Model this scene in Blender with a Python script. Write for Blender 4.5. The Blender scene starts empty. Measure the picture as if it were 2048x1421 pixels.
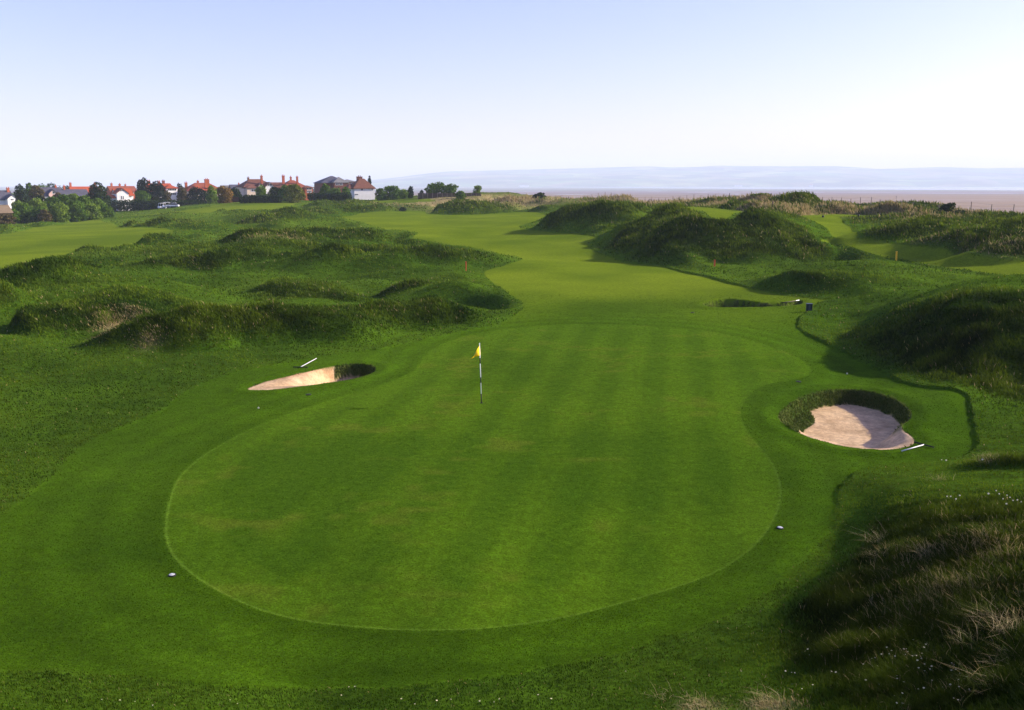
import bpy, bmesh, math, random
import numpy as np
from mathutils import Vector, Matrix

R = math.radians
rng = np.random.default_rng(7)
random.seed(7)
scene = bpy.context.scene
COL = scene.collection

# ------------------------------------------------------------------ camera, sky, sun, exposure
CAMZ = 7.45
FPX = 1800.0                      # focal length in pixels of the 2048 px wide photograph
PITCH = math.atan((710.5 - 370.0) / FPX)
cam_d = bpy.data.cameras.new('camera')
cam = bpy.data.objects.new('camera', cam_d)
COL.objects.link(cam)
cam.location = (0, 0, CAMZ)
cam.rotation_euler = (R(90) - PITCH, 0, 0)
cam_d.sensor_width = 36.0
cam_d.lens = 36.0 * FPX / 2048.0
cam_d.clip_start = 0.1
cam_d.clip_end = 60000
scene.camera = cam

SUN_EL, SUN_AZ = 24.0, 10.0        # azimuth measured from +X (right of the picture) towards +Y
world = bpy.data.worlds.new('World')
scene.world = world
world.use_nodes = True
wn = world.node_tree
bg = wn.nodes['Background']
sky = wn.nodes.new('ShaderNodeTexSky')
sky.sky_type = 'NISHITA'
sky.sun_disc = False
sky.sun_elevation = R(SUN_EL)
sky.sun_rotation = R(90 - SUN_AZ)
sky.altitude = 0
sky.air_density = 1.0
sky.dust_density = 1.0
sky.ozone_density = 6.5
tint = wn.nodes.new('ShaderNodeMix'); tint.data_type = 'RGBA'; tint.blend_type = 'MULTIPLY'; tint.inputs[0].default_value = 1.0
tint.inputs[7].default_value = (1.10, .715, .865, 1)
wn.links.new(sky.outputs[0], tint.inputs[6]); wn.links.new(tint.outputs[2], bg.inputs[0])
bg.inputs[1].default_value = 0.15
sun_d = bpy.data.lights.new('sun', 'SUN')
sun_d.energy = 4.2
sun_d.angle = R(0.5)
sun_d.color = (1.0, 0.90, 0.74)
sun = bpy.data.objects.new('sun', sun_d)
COL.objects.link(sun)
sdir = Vector((math.cos(R(SUN_AZ)) * math.cos(R(SUN_EL)), math.sin(R(SUN_AZ)) * math.cos(R(SUN_EL)), math.sin(R(SUN_EL))))
sun.rotation_euler = (-sdir).to_track_quat('-Z', 'Y').to_euler()
sun.location = (60, 10, 60)
scene.view_settings.view_transform = 'Standard'
scene.view_settings.look = 'None'
scene.view_settings.exposure = 1.15
scene.view_settings.gamma = 1.0
scene.render.engine = 'CYCLES'
scene.cycles.max_bounces = 6
scene.cycles.diffuse_bounces = 2
scene.cycles.glossy_bounces = 2
scene.cycles.transmission_bounces = 3
scene.cycles.volume_bounces = 2
scene.cycles.use_denoising = True
scene.cycles.denoising_prefilter = 'ACCURATE'

# ------------------------------------------------------------------ helpers
CT, ST = math.cos(PITCH), math.sin(PITCH)

def ray(u, v):
    x = (np.asarray(u, float) - 1024.0) / FPX
    y = -(np.asarray(v, float) - 710.5) / FPX
    return x, CT + y * ST, -ST + y * CT

def proj(x, y, z):
    f = y * CT - (z - CAMZ) * ST
    up = y * ST + (z - CAMZ) * CT
    return 1024 + FPX * x / f, 710.5 - FPX * up / f

def sstep(a, b, x):
    t = np.clip((x - a) / (b - a), 0, 1)
    return t * t * (3 - 2 * t)

def _hash(ix, iy, s):
    h = (ix.astype(np.int64) * 374761393 + iy.astype(np.int64) * 668265263 + s * 1442695041) & 0x7fffffff
    h = ((h ^ (h >> 13)) * 1274126177) & 0x7fffffff
    h = ((h ^ (h >> 15)) * 2246822519) & 0x7fffffff
    return ((h ^ (h >> 16)) & 0xffff) / 65535.0

def vnoise(x, y, s=0):
    xi, yi = np.floor(x), np.floor(y)
    fx, fy = x - xi, y - yi
    fx = fx * fx * (3 - 2 * fx); fy = fy * fy * (3 - 2 * fy)
    a = _hash(xi, yi, s); b = _hash(xi + 1, yi, s); c = _hash(xi, yi + 1, s); d = _hash(xi + 1, yi + 1, s)
    return (a + (b - a) * fx) * (1 - fy) + (c + (d - c) * fx) * fy

def fbm(x, y, s=0, n=3):
    t = 0; w = 1; tot = 0
    for k in range(n):
        t = t + w * vnoise(x * 2 ** k + 17.3 * k, y * 2 ** k - 9.1 * k, s + k); tot += w; w *= 0.5
    return t / tot * 2 - 1

def tag(o, label=None, cat=None, group=None, kind=None):
    if label: o['label'] = label
    if cat: o['category'] = cat
    if group: o['group'] = group
    if kind: o['kind'] = kind
    return o

# ------------------------------------------------------------------ the lie of the land
# base surface: thin-plate spline through surveyed spots (picture column, picture row, height above the green)
SPOTS = [
 (340,1050,0),(1000,1260,0),(1560,1050,0),(963,807,0),(1100,650,.25),(1600,745,.1),(600,900,0),(1250,900,0),(800,1100,0),
 (-300,1200,.2),(0,1345,.1),(600,1375,-.05),(1100,1332,0),(1450,1225,0),(1650,1060,.03),(1690,970,.08),(1850,930,.12),(1935,870,.15),(1900,782,.3),
 (0,1035,.1),(110,950,.05),(375,785,0),(0,800,0),(-300,850,.2),(0,700,.2),(560,720,.05),(820,690,.1),
 (0,1421,.45),(500,1421,.3),(1000,1421,.45),(1300,1421,.7),(1500,1421,.95),(1480,1270,.3),(1620,1190,.3),(1705,1080,.12),(1720,990,.16),
 (1795,985,.62),(1800,1080,.80),(1745,1180,.62),(1650,1300,.66),(1900,1100,1.15),(2048,950,.85),(2048,1200,1.75),(2048,1421,2.6),(1800,1421,1.6),(2300,1100,1.9),(2300,900,1.3),
 (1000,610,.25),(1300,600,.3),(1100,540,.35),(1250,500,.5),(1000,480,.7),(900,440,1.1),(1100,430,1.6),(750,430,1.1),(700,415,1.6),
 (650,400,2.5),(760,400,2.8),(560,402,2.5),(880,409,2.1),(980,408,2.2),(1040,406,2.6),(880,394.5,4.0),(960,394.5,4.0),(1040,396,3.7),(1200,405,3.5),
 (470,402.5,2.5),(430,406,1.5),(400,412,.3),(330,419,-1),(200,436,-1.5),(50,460,-1.3),(0,470,-1.2),(300,450,-.6),(0,530,-.4),(200,500,-.2),(450,450,0),(600,430,.7),(0,600,.1),(300,560,.1),(600,560,.2),(700,500,.4),
 (1700,494,1.55),(1850,513,1.5),(2048,548,1.45),(2300,590,1.4),(1500,570,.4),(1700,580,.55),(1650,630,.3),(1730,650,.6),(1800,690,.42),(1800,640,1.25),(1800,608,1.75),(1900,740,.35),(1900,680,1.3),(1900,620,2.15),(1900,588,2.4),(2048,740,.5),(2048,660,1.85),(2048,584,2.55),(2200,605,2.5),(2200,740,.8),(2200,800,.6),(1560,640,.3),(1600,545,.7),(1850,545,.9),(2000,575,.9),
 (1500,530,.5),(1300,523,.45),(1600,522,.8),(1450,446,3.3),(1330,440,2.9),(1560,452,3.1),(1425,421,4.0),(1680,435,3.25),(1660,462,2.3),
 (2048,470,3.2),(1900,457,3.2),(1760,439,3.2),(1720,470,2.2),
 (1250,402,3.8),(1400,404,4.0),(1500,397,4.6),(1600,405,4.3),(1700,413,4.0),(1800,419,3.8),(1880,428,3.6),(1960,436,3.3),(2048,441,3.1),(2300,452,3.0)]

def spot_xy(u, v, z):
    dx, dy, dz = ray(u, v)
    t = (z - CAMZ) / dz
    return dx * t, dy * t

_P = np.array([(*spot_xy(u, v, z), z) for u, v, z in SPOTS] +
              [(0, 2.2, 5.7), (-4, 2.5, 5.2), (4, 2.5, 5.9), (-6, 6, 3.0), (2, 6.0, 3.0), (-150, 350, -1), (-90, 380, -.5), (-60, 350, 2.5), (-25, 345, 3.2), (-20, 420, 2.5),
               (-300, 450, -1), (-60, 900, 0), (-500, 900, 0), (-160, 210, -1.3), (-230, 330, -.5)])

def warp(x, y):
    y = np.maximum(y, 2.0)
    return np.clip(x / y, -1.6, 1.6) * 1.7, np.log(y)

_wx, _wy = warp(_P[:, 0], _P[:, 1])

def _tk(r2):
    return 0.5 * r2 * np.log(r2 + 1e-9)

_n = len(_P)
_A = np.zeros((_n + 3, _n + 3))
_A[:_n, :_n] = _tk((_wx[:, None] - _wx) ** 2 + (_wy[:, None] - _wy) ** 2) + np.eye(_n) * 0.0015
_A[:_n, _n] = 1; _A[:_n, _n + 1] = _wx; _A[:_n, _n + 2] = _wy
_A[_n:, :_n] = _A[:_n, _n:].T
_W = np.linalg.solve(_A, np.concatenate([_P[:, 2], [0, 0, 0]]))

def base(x, y):
    x = np.asarray(x, float); y = np.asarray(y, float)
    a, b = warp(x, y)
    sh = a.shape; a = a.ravel(); b = b.ravel()
    out = _W[_n] + _W[_n + 1] * a + _W[_n + 2] * b
    for k in range(_n):
        out += _W[k] * _tk((a - _wx[k]) ** 2 + (b - _wy[k]) ** 2)
    return np.clip(out, -3, 6.5).reshape(sh)

# coast: land drops to the beach on the right of this line
COAST = np.array([(130, -60), (112, 10), (96, 60), (80, 96), (72, 128), (61, 150), (47, 176), (26, 222), (2, 290), (-26, 370), (-60, 460), (-150, 700), (-300, 1200)], float)

def coast_d(x, y):                # >0 on the beach side
    sh = x.shape; x = x.ravel(); y = y.ravel()
    best = np.full(x.shape, 1e18); sg = np.zeros(x.shape)
    for (ax, ay), (bx, by) in zip(COAST[:-1], COAST[1:]):
        ex, ey = bx - ax, by - ay
        t = np.clip(((x - ax) * ex + (y - ay) * ey) / (ex * ex + ey * ey), 0, 1)
        qx, qy = x - ax - t * ex, y - ay - t * ey
        d = qx * qx + qy * qy
        s = -(ex * (y - ay) - ey * (x - ax))
        m = d < best
        best = np.where(m, d, best); sg = np.where(m, np.sign(s), sg)
    return (np.sqrt(best) * sg).reshape(sh)

# hummocks: left, right, front foot row, crest row, front slope (deg), back length / front length, left bias, tall grass
HUM = [
 (225,590,704,616,26,1.5,.5,1), (450,850,692,592,25,1.5,.5,1.1), (660,1020,668,586,24,1.6,.5,1), (300,520,650,604,18,1.5,.5,.9), (820,1075,640,598,20,1.6,.5,.4),
 (16,320,676,596,26,1.7,.16,1.1), (150,420,640,598,16,1.6,.5,.6), (0,250,592,543,20,1.6,.5,1), (-40,245,552,516,20,1.6,.5,.9), (-120,60,640,590,18,1.6,.5,.6),
 (268,562,537,505,22,1.3,.5,1.2), (222,362,505,481,18,1.6,.4,.8), (405,645,506,460,20,1.4,.35,1), (523,800,516,491,18,1.5,.5,.8), (560,760,478,466,14,1.5,.5,.6),
 (468,795,577,538,19,1.5,.5,.7), (719,1050,532,490,18,1.5,.5,.9), (779,892,569,544,34,1.3,.62,1.6), (600,826,488,468,14,1.6,.5,.7), (840,1000,565,548,10,2,.5,.3),
 (625,712,534,522,20,1.2,.5,1), (535,600,461,453,20,1.2,.5,1.2),
 (216,268,456,443,24,1.6,.5,1), (272,344,456,439,24,1.6,.5,1), (332,398,448,431,22,1.6,.5,.9), (408,536,448,431,18,1.6,.5,1), (445,642,444,424,16,1.6,.5,.9),
 (560,700,430,414,14,1.6,.5,.8), (470,600,424,411,14,1.6,.5,.5), (600,760,416,402,12,1.6,.5,.7), (640,830,424,412,10,1.6,.5,.7), (690,830,408,399,12,1.6,.5,.8),
 (840,1050,432,406,14,1.6,.5,.9), (930,1120,420,400,12,1.6,.5,.8), (1060,1310,464,419,15,1.8,.55,1), (1150,1330,440,412,12,1.6,.5,.9),
 (1192,1430,524,458,17,1.6,.5,1), (1290,1560,530,437,18,1.6,.5,1.1), (1440,1668,534,470,17,1.6,.5,1), (1230,1440,500,432,15,1.6,.5,1),
 (1670,1900,496,452,17,1.7,.5,1), (1800,2060,510,466,18,1.7,.5,1), (1950,2300,530,468,18,1.7,.5,1), (2000,2300,470,442,15,1.7,.5,1),
 (1740,1960,690,668,10,1.3,.5,.8), (1900,2200,760,738,10,1.3,.5,.8),
 (1450,1530,408,394,18,1.5,.5,1), (1545,1640,420,399,20,1.6,.5,1), (1380,1460,408,398,18,1.5,.5,1), (1640,1740,428,410,18,1.5,.5,1), (1750,1850,435,421,14,1.5,.5,1), (1880,2000,444,436,14,1.5,.5,1), (1980,2100,448,440,12,1.5,.5,1),
 (1900,2150,940,922,12,1.5,.5,.6), (1790,1960,1120,1080,16,1.5,.4,1), (1560,1800,1330,1295,14,1.5,.5,1)]

def march(u, v, fn, lo=3.0, hi=900.0):
    """where the sight line through a picture point meets a surface (refined)"""
    u = np.atleast_1d(np.asarray(u, float)); v = np.atleast_1d(np.asarray(v, float))
    dx, dy, dz = ray(u, v)
    t = lo * (hi / lo) ** np.linspace(0, 1, 420)
    X = dx[:, None] / dy[:, None] * t; Y = np.broadcast_to(t, X.shape); Z = CAMZ + dz[:, None] / dy[:, None] * t
    below = Z < fn(X, Y)
    k = np.where(below.any(1), below.argmax(1), len(t) - 1); k = np.maximum(k, 1)
    a, b = t[k - 1], t[k]
    for _ in range(14):
        m = 0.5 * (a + b)
        inside = (CAMZ + dz / dy * m) < fn(dx / dy * m, m)
        b = np.where(inside, m, b); a = np.where(inside, a, m)
    m = 0.5 * (a + b)
    return dx / dy * m, m

_B = []
for (u0, u1, vb, vt, sl, back, bias, tall) in HUM:
    uc = u0 + (u1 - u0) * (0.5)
    px, py = march(uc, vb, base); px, py = px[0], py[0]
    D = math.hypot(px, py)
    ux, uy = px / D, py / D
    h = (vb - vt) / FPX * D * 0.8
    for _ in range(6):
        lf = max(h / math.tan(R(sl)), 0.3)
        cx, cy = px + ux * lf * .92, py + uy * lf * .92
        _, ey, ez = ray(uc, vt)
        h = max(0.12, min(5.0, CAMZ + ez / ey * cy - float(base(np.array(cx), np.array(cy)))))
    wd = (u1 - u0) / FPX * D
    _B.append((cx, cy, ux, uy, max(h / math.tan(R(sl)), .3), back, wd * bias * 1.08, wd * (1 - bias) * 1.08, h, tall))

def bumps(x, y):
    acc = np.zeros(x.shape); tl = np.zeros(x.shape)
    D0 = np.hypot(x, y)
    wk = sstep(20, 60, D0)
    x, y = (x + fbm(x / 9, y / 9, 101, 2) * (1.0 + 2.6 * wk) + fbm(x / 2.6, y / 2.6, 111, 2) * (.35 + .35 * wk),
            y + fbm(x / 9, y / 9, 121, 2) * (1.0 + 2.2 * wk) + fbm(x / 2.6, y / 2.6, 131, 2) * (.35 + .35 * wk))
    hm = .92 + .26 * fbm(x / 4.5, y / 4.5, 141, 2)
    for (cx, cy, ux, uy, lf, back, wl, wr, h, tall) in _B:
        lf, wl, wr = lf * 1.1, wl * 1.12, wr * 1.12
        rad = max(lf * back, wl, wr) * 1.05
        m = (np.abs(x - cx) < rad) & (np.abs(y - cy) < rad)
        if not m.any(): continue
        dx, dy = x[m] - cx, y[m] - cy
        dd = dx * ux + dy * uy
        ss = dx * uy - dy * ux
        off = 0.0
        a = dd / np.where(dd < 0, lf, lf * back)
        b = ss / np.where(ss < 0, wl, wr)
        r = np.clip(np.sqrt(a * a + np.abs(b) ** 2.3), 0, 1)
        val = h * hm[m] * np.cos(r * math.pi / 2) ** 1.4
        acc[m] += val ** 3
        tl[m] = np.maximum(tl[m], tall * sstep(0.97, 0.45, r))
    return np.cbrt(acc), tl

def bumps_only(x, y):
    return bumps(x, y)[0]

def land0(x, y):
    return base(x, y) + bumps_only(np.asarray(x, float), np.asarray(y, float))

# ------------------------------------------------------------------ mown shapes and bunkers (outlines surveyed from the picture, dropped onto the land)
def smooth_loop(pts, n=3):
    P = np.array(pts, float); N = len(P); out = []
    for i in range(N):
        p0, p1, p2, p3 = P[i - 1], P[i], P[(i + 1) % N], P[(i + 2) % N]
        for k in range(n):
            t = k / n
            out.append(0.5 * ((2 * p1) + (-p0 + p2) * t + (2 * p0 - 5 * p1 + 4 * p2 - p3) * t * t + (-p0 + 3 * p1 - 3 * p2 + p3) * t ** 3))
    return np.array(out)

def outline(pts, n=3):
    q = smooth_loop(pts, n)
    X, Y = march(q[:, 0], q[:, 1], land0)
    return np.stack([X, Y], 1)

def sdf(x, y, poly, pad=3.0):
    """>0 inside, metres; -pad outside the padded box"""
    out = np.full(x.shape, -pad)
    m = (x > poly[:, 0].min() - pad) & (x < poly[:, 0].max() + pad) & (y > poly[:, 1].min() - pad) & (y < poly[:, 1].max() + pad)
    if not m.any(): return out
    px, py = x[m], y[m]
    best = np.full(px.shape, 1e18); ins = np.zeros(px.shape, bool)
    Q = np.roll(poly, -1, 0)
    for (ax, ay), (bx, by) in zip(poly, Q):
        ex, ey = bx - ax, by - ay
        L = ex * ex + ey * ey + 1e-12
        t = np.clip(((px - ax) * ex + (py - ay) * ey) / L, 0, 1)
        qx, qy = px - ax - t * ex, py - ay - t * ey
        np.minimum(best, qx * qx + qy * qy, out=best)
        c = (ay > py) != (by > py)
        if c.any():
            ins ^= c & (px < (bx - ax) * (py - ay) / (by - ay + 1e-15) + ax)
    d = np.sqrt(best)
    out[m] = np.where(ins, d, -np.minimum(d, pad))
    return out

FW = outline([(-300,1120),(-60,1065),(0,1035),(60,995),(110,950),(150,905),(210,870),(280,845),(330,820),(375,785),(430,760),(500,740),(570,728),(650,712),(720,705),(780,697),(850,680),(920,663),(975,652),(1020,635),(1047,615),(1035,596),(1010,580),(985,562),(968,545),(990,537),(1030,528),(1046,520),(1040,513),(1000,506),(930,494),(870,487),(822,478),(838,470),(780,462),(752,455),(720,445),(678,437),(710,430),(745,425),(800,420),(840,419),(855,428),(880,432),(960,430),(1030,427),(1072,428),(1095,435),(1075,445),(1037,452),(1060,458),(1150,467),(1194,477),(1174,491),(1190,505),(1240,517),(1300,525),(1340,536),(1400,553),(1440,565),(1500,582),(1560,593),(1640,600),(1665,602),(1640,606),(1610,625),(1592,640),(1592,655),(1610,670),(1650,690),(1700,712),(1740,735),(1780,757),(1830,773),(1890,780),(1925,790),(1938,810),(1942,850),(1942,890),(1930,912),(1890,925),(1820,930),(1760,935),(1710,950),(1685,975),(1675,1010),(1655,1060),(1620,1105),(1560,1160),(1480,1210),(1400,1245),(1300,1280),(1200,1308),(1100,1332),(1000,1350),(880,1366),(750,1373),(600,1374),(480,1368),(380,1355),(250,1347),(120,1338),(0,1340),(-300,1345)], 2)
GREEN = outline([(1622,745),(1612,725),(1570,703),(1500,680),(1400,660),(1280,651),(1150,648),(1040,655),(950,668),(880,690),(848,712),(832,738),(770,768),(655,802),(525,848),(415,905),(358,955),(338,1005),(330,1060),(345,1110),(400,1160),(500,1212),(600,1240),(750,1257),(880,1260),(1000,1254),(1150,1230),(1300,1190),(1420,1150),(1500,1100),(1548,1040),(1563,980),(1545,925),(1512,885),(1488,850),(1482,820),(1498,792),(1530,770),(1596,758)], 3)
PATCH = {
 'left': outline([(-80,478),(0,469),(60,458),(130,447),(200,441),(240,452),(330,459),(345,468),(290,482),(210,500),(120,514),(0,527),(-80,534)], 2),
 'back': outline([(228,434),(330,426),(420,413),(480,405),(560,402),(600,405),(560,412),(480,420),(410,428),(330,430)], 2),
 'far': outline([(745,400),(800,396),(850,397),(870,400),(820,403),(770,404)], 2)}
TEES = [outline([(1352,421),(1400,417.5),(1450,418),(1494,424),(1450,428),(1390,426)], 3),
        outline([(1585,434),(1650,430.5),(1740,430),(1775,434),(1730,438),(1650,441),(1610,438)], 3),
        outline([(1640,490),(1720,488),(1800,497),(1900,509),(2048,527),(2250,556),(2250,592),(2048,563),(1950,549),(1850,535),(1780,521),(1700,504)], 3)]
PATHWAY = outline([(1612,437),(1668,438),(1690,450),(1706,470),(1716,489),(1680,492),(1662,470),(1640,455)], 2)
# bunkers: outline, depth, direction towards the open lip, wall run at the steep side / at the lip
BUNK = [
 (outline([(1556,836),(1572,815),(1600,796),(1640,783),(1700,779),(1750,786),(1790,799),(1815,816),(1824,831),(1817,842),(1806,852),(1809,863),(1822,872),(1830,883),(1822,892),(1800,898),(1765,901),(1720,898),(1670,890),(1620,876),(1580,858)], 3), .55, (-.42, -.9), .22, 1.9),
 (outline([(495,778),(540,762),(600,748),(640,738),(680,731),(715,728),(740,731),(752,738),(742,748),(712,757),(660,766),(600,774),(545,780),(512,781)], 3), .62, (-.92, -.39), .2, 3.4),
 (outline([(1406,608),(1440,602),(1480,603),(1520,608),(1560,608),(1598,603),(1603,609),(1560,614),(1480,616),(1420,615)], 3), .95, (0, -1), .25, 1.0)]
SANDPX = smooth_loop([(1596,872),(1624,852),(1630,838),(1622,822),(1655,811),(1690,807),(1712,806),(1765,814),(1800,826),(1822,834),(1850,850),(1850,920),(1700,930),(1610,900)], 2)
# ------------------------------------------------------------------ ground surface with every step, mown edge and bunker
def carve(x, y, z):
    sand = np.zeros(x.shape); wall = np.zeros(x.shape)
    for i, (poly, dep, e, w0, w1) in enumerate(BUNK):
        d = sdf(x, y, poly, 1.6)
        c = poly.mean(0); ext = np.abs((poly - c) @ np.array(e)).max()
        t = np.clip((((x - c[0]) * e[0] + (y - c[1]) * e[1]) / ext) * 0.5 + 0.5, 0, 1)
        w = w0 + (w1 - w0) * sstep(.35, .95, t)
        f = np.clip(d / w, 0, 1)
        f = f * f * (3 - 2 * f) * (1 - .3 * sstep(.3, 1, t)) 
        lip = np.exp(-((d + .45) / .35) ** 2) * .06          # turf built up round the rim
        inside = d > 0
        z = np.where(inside, z - dep * f, z) + np.where(d > -1.59, np.where(inside, lip * np.exp(-d / .3), lip), 0)
        if i == 2:
            pass
        elif i == 0:
            sand = np.where(inside & (d > .02), -1.0, sand)
        else:
            sand = np.where(inside, np.maximum(sand, np.where(t + .12 * fbm(x / .35, y / .35, 57, 2) + .2 * fbm(x / .8, y / .8, 56, 2) > .34, sstep(.0, .06, d), sstep(.80, .97, f))), sand)
        wall = np.where(inside, 1, wall)
        if i == 0: keep0 = np.where(inside, sstep(.85, 1.05, d / np.minimum(w, .3) + .15 * fbm(x / .3, y / .3, 58, 2)), 1.0) if True else 0
        if i == 0: keep0 = np.maximum(keep0, sstep(.5, .62, t))
        if i == 1: soil = np.where(inside & (t > .36) & ((x - c[0]) * -.39 + (y - c[1]) * .92 > 0), sstep(.24, .12, d + .08 * fbm(x / .3, y / .3, 59, 2)), 0)
    return z, sand, wall, keep0, soil

def land_b(x, y):
    return carve(x, y, land0(x, y))[0]

_q = march(SANDPX[:, 0], SANDPX[:, 1], land_b, 20, 45)
SAND = np.stack(_q, 1)

DRY = [(235,648,.9,.8),(215,662,.6,.8),(300,690,.5,.5),(270,610,.8,.4),(520,495,2,.3),(590,500,2,.35),
       (880,398,16,1.0),(930,400,16,1.0),(980,402,18,1.0),(1030,400,18,.9),(1100,398,18,.7),(1180,398,16,.7),(1250,402,12,.7),(1330,404,9,.8),(1400,402,8,1),(1450,396,8,1),(1490,402,8,1),(1360,408,6,.8),(1560,424,6,.8),(1620,430,5,.7),(1700,425,5,.7),(1780,424,5,.7),(1830,436,4,.45),(1870,440,4,.4),(1900,432,4,.7),(1960,436,4,.5),(2030,437,5,.6),(1990,465,3,.25),(1900,470,3,.2),(2048,480,4,.2),
       (1760,1110,.3,.3),(1850,1120,.4,.2),(1950,1090,.4,.12),(1860,1160,.3,.15),(2030,1250,.3,.2),(1980,918,.25,.4),(1400,1412,.3,.45),(1540,1410,.3,.5),(1900,1200,.6,.2),(2010,1120,.6,.2)]
LONG = [(1770,645,2.2,.8),(1840,650,3,1),(1860,690,3,1),(1930,640,3.5,1),(1920,715,2.6,1),(2000,690,3.5,1),(2040,630,4,1),(2060,750,3,1),(1985,745,2,.8)]
_lx, _ly = march([d[0] for d in LONG], [d[1] for d in LONG], land0)
_dx, _dy = march([d[0] for d in DRY], [d[1] for d in DRY], land0)

TEE_LEVEL = [(p, float(np.median(land0(p[:, 0], p[:, 1])))) for p in TEES[:2]]

def ground_all(x, y):
    """height and cover of the land at any point"""
    b = base(x, y)
    hb, tall = bumps(x, y)
    fw = sdf(x, y, FW, 3.0)
    gr = sdf(x, y, GREEN, 3.0)
    mow = fw.copy()
    for p in PATCH.values():
        mow = np.maximum(mow, sdf(x, y, p, 3.0))
    tee = np.maximum.reduce([sdf(x, y, p, 2.5) for p in TEES])
    path = sdf(x, y, PATHWAY, 2.5)
    short = np.maximum(np.maximum(mow, tee), path)
    short = short + np.where(np.abs(short) < 1.2, .10 * fbm(x / .5, y / .4, 66, 2) + .16 * fbm(x / 2.5, y / 2.5, 67, 2), 0)
    D = np.hypot(x, y)
    near_fg = sstep(22, 17.5, D) * sstep(0.10, .55, b) * sstep(3, 6, x)
    tall = np.clip(np.maximum(tall, near_fg), 0, 1.3)
    # long-grass dunes on the seaward side
    tall = np.maximum(tall, sstep(2.4, 3.4, b) * sstep(8, 22, x) * .9)
    rough = sstep(0.02, -0.16, short)
    # hummocks never rise out of mown turf
    hb = hb * sstep(.4, -2.9, mow)
    for cx, cy, (_, _, r, a) in zip(_lx, _ly, LONG):
        q = ((x - cx) ** 2 + (y - cy) ** 2) / (r * r)
        tall = np.maximum(tall, a * np.exp(-q) * (.55 + .6 * vnoise(x / 1.6, y / 1.6, 77)))
    tall = tall * sstep(-.15, -1.3, short)
    z = b + hb
    roll = (fbm(x / 15, y / 9, 201, 2) * 2.1 + fbm(x / 6.5, y / 4.2, 211, 2) * .85) * sstep(36, 62, D) * sstep(-.3, -2.9, short) * (1 - .55 * sstep(12, 30, x)) * (1 - .75 * sstep(200, 300, D))
    z = z + roll
    tall = np.maximum(tall, .5 * sstep(.15, 1.1, roll))
    und = fbm(x / 17, y / 17, 3, 2) * .5 * sstep(42, 90, D) + fbm(x / 8, y / 7, 4, 2) * .14 * sstep(52, 80, D)
    z = z + und * np.where(gr > -2.9, 0, 1)
    n1 = fbm(x / 5.2, y / 5.2, 11, 2); n2 = fbm(x / 1.5, y / 1.5, 21, 2); n3 = fbm(x / .45, y / .45, 31, 2)
    amp = rough * (.25 + .75 * np.clip(tall, 0, 1))
    z = z + rough * (.0 + .09 * sstep(2, 9, x) * sstep(19, 25, D)) + amp * (n1 * .22 * sstep(14, 40, D) + n1 * .1 + n2 * .13 + n3 * .055)
    z = z + sstep(-.05, .05, gr) * -.012 * 1.0
    # tees are level platforms with an edge
    for p, lv in TEE_LEVEL:
        td = sdf(x, y, p, 2.6)
        z = z + (lv - z) * sstep(-2.5, -.2, td)
    z = z + sstep(-.6, .1, tee) * .12
    z, sand, wall, keep0, soil = carve(x, y, z)
    sr = sdf(x, y, SAND, 1.0)
    sand = np.where(sand < 0, sstep(-.05, .03, sr + .05 * fbm(x / .25, y / .25, 55, 2)) * keep0, sand)
    inb = sand > .5
    z = z + np.where(inb, .015 * fbm(x / .5, y / .5, 44, 3), 0) + np.where((wall > 0) & ~inb, .05 * n3, 0)
    cd = coast_d(x, y)
    zc = -9.6 + 13 * sstep(60, 0, cd)
    edge = cd + 5 * fbm(x / 14, y / 14, 71, 2)
    z = np.where(edge > 0, np.minimum(z, np.maximum(z - edge * .33 - .012 * edge ** 2, -10.5)), z)
    dry = np.zeros(x.shape)
    for (cx, cy, (_, _, r, a)) in zip(_dx, _dy, DRY):
        m = (np.abs(x - cx) < 3 * r) & (np.abs(y - cy) < 3 * r)
        if m.any():
            dry[m] = np.maximum(dry[m], a * np.exp(-((x[m] - cx) ** 2 + (y[m] - cy) ** 2) / (r * r)))
    dry = np.maximum(dry, .85 * sstep(-3, 3, edge))
    dry = np.clip(dry * (.55 + .9 * vnoise(x / 1.1, y / 1.1, 91)) , 0, 1) * rough
    return dict(z=z, rough=rough, tall=tall, dry=dry, sand=sand, wall=wall, gr=gr, fw=fw, mow=mow, tee=tee, path=path, short=short, b=b, hb=hb, edge=edge, soil=soil)

# polar sheet of land: fine where the picture looks, coarse behind and to the sides
def spread(a, b, n): return np.linspace(a, b, n, endpoint=False)
AZ = np.concatenate([spread(R(-82), R(-40), 60), spread(R(-40), R(-31), 60), spread(R(-31), R(31), 1040), spread(R(31), R(40), 60), np.linspace(R(40), R(82), 61)])
_r = [1.0]
while _r[-1] < 950:
    r = _r[-1]
    if r < 9: d = .14
    elif r < 33: d = max(.03, r * r * 1.34e-4)
    elif r < 200: d = .0045 * r
    else: d = .012 * r
    if 25.5 < r < 43: d = min(d, .055)
    _r.append(r + d)
RR = np.array(_r)
NR, NA = len(RR), len(AZ)
GX = RR[:, None] * np.sin(AZ)[None, :]; GY = RR[:, None] * np.cos(AZ)[None, :]
G = ground_all(GX.ravel(), GY.ravel())
G = {k: v.reshape(NR, NA) for k, v in G.items()}
GZ = G['z']

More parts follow.
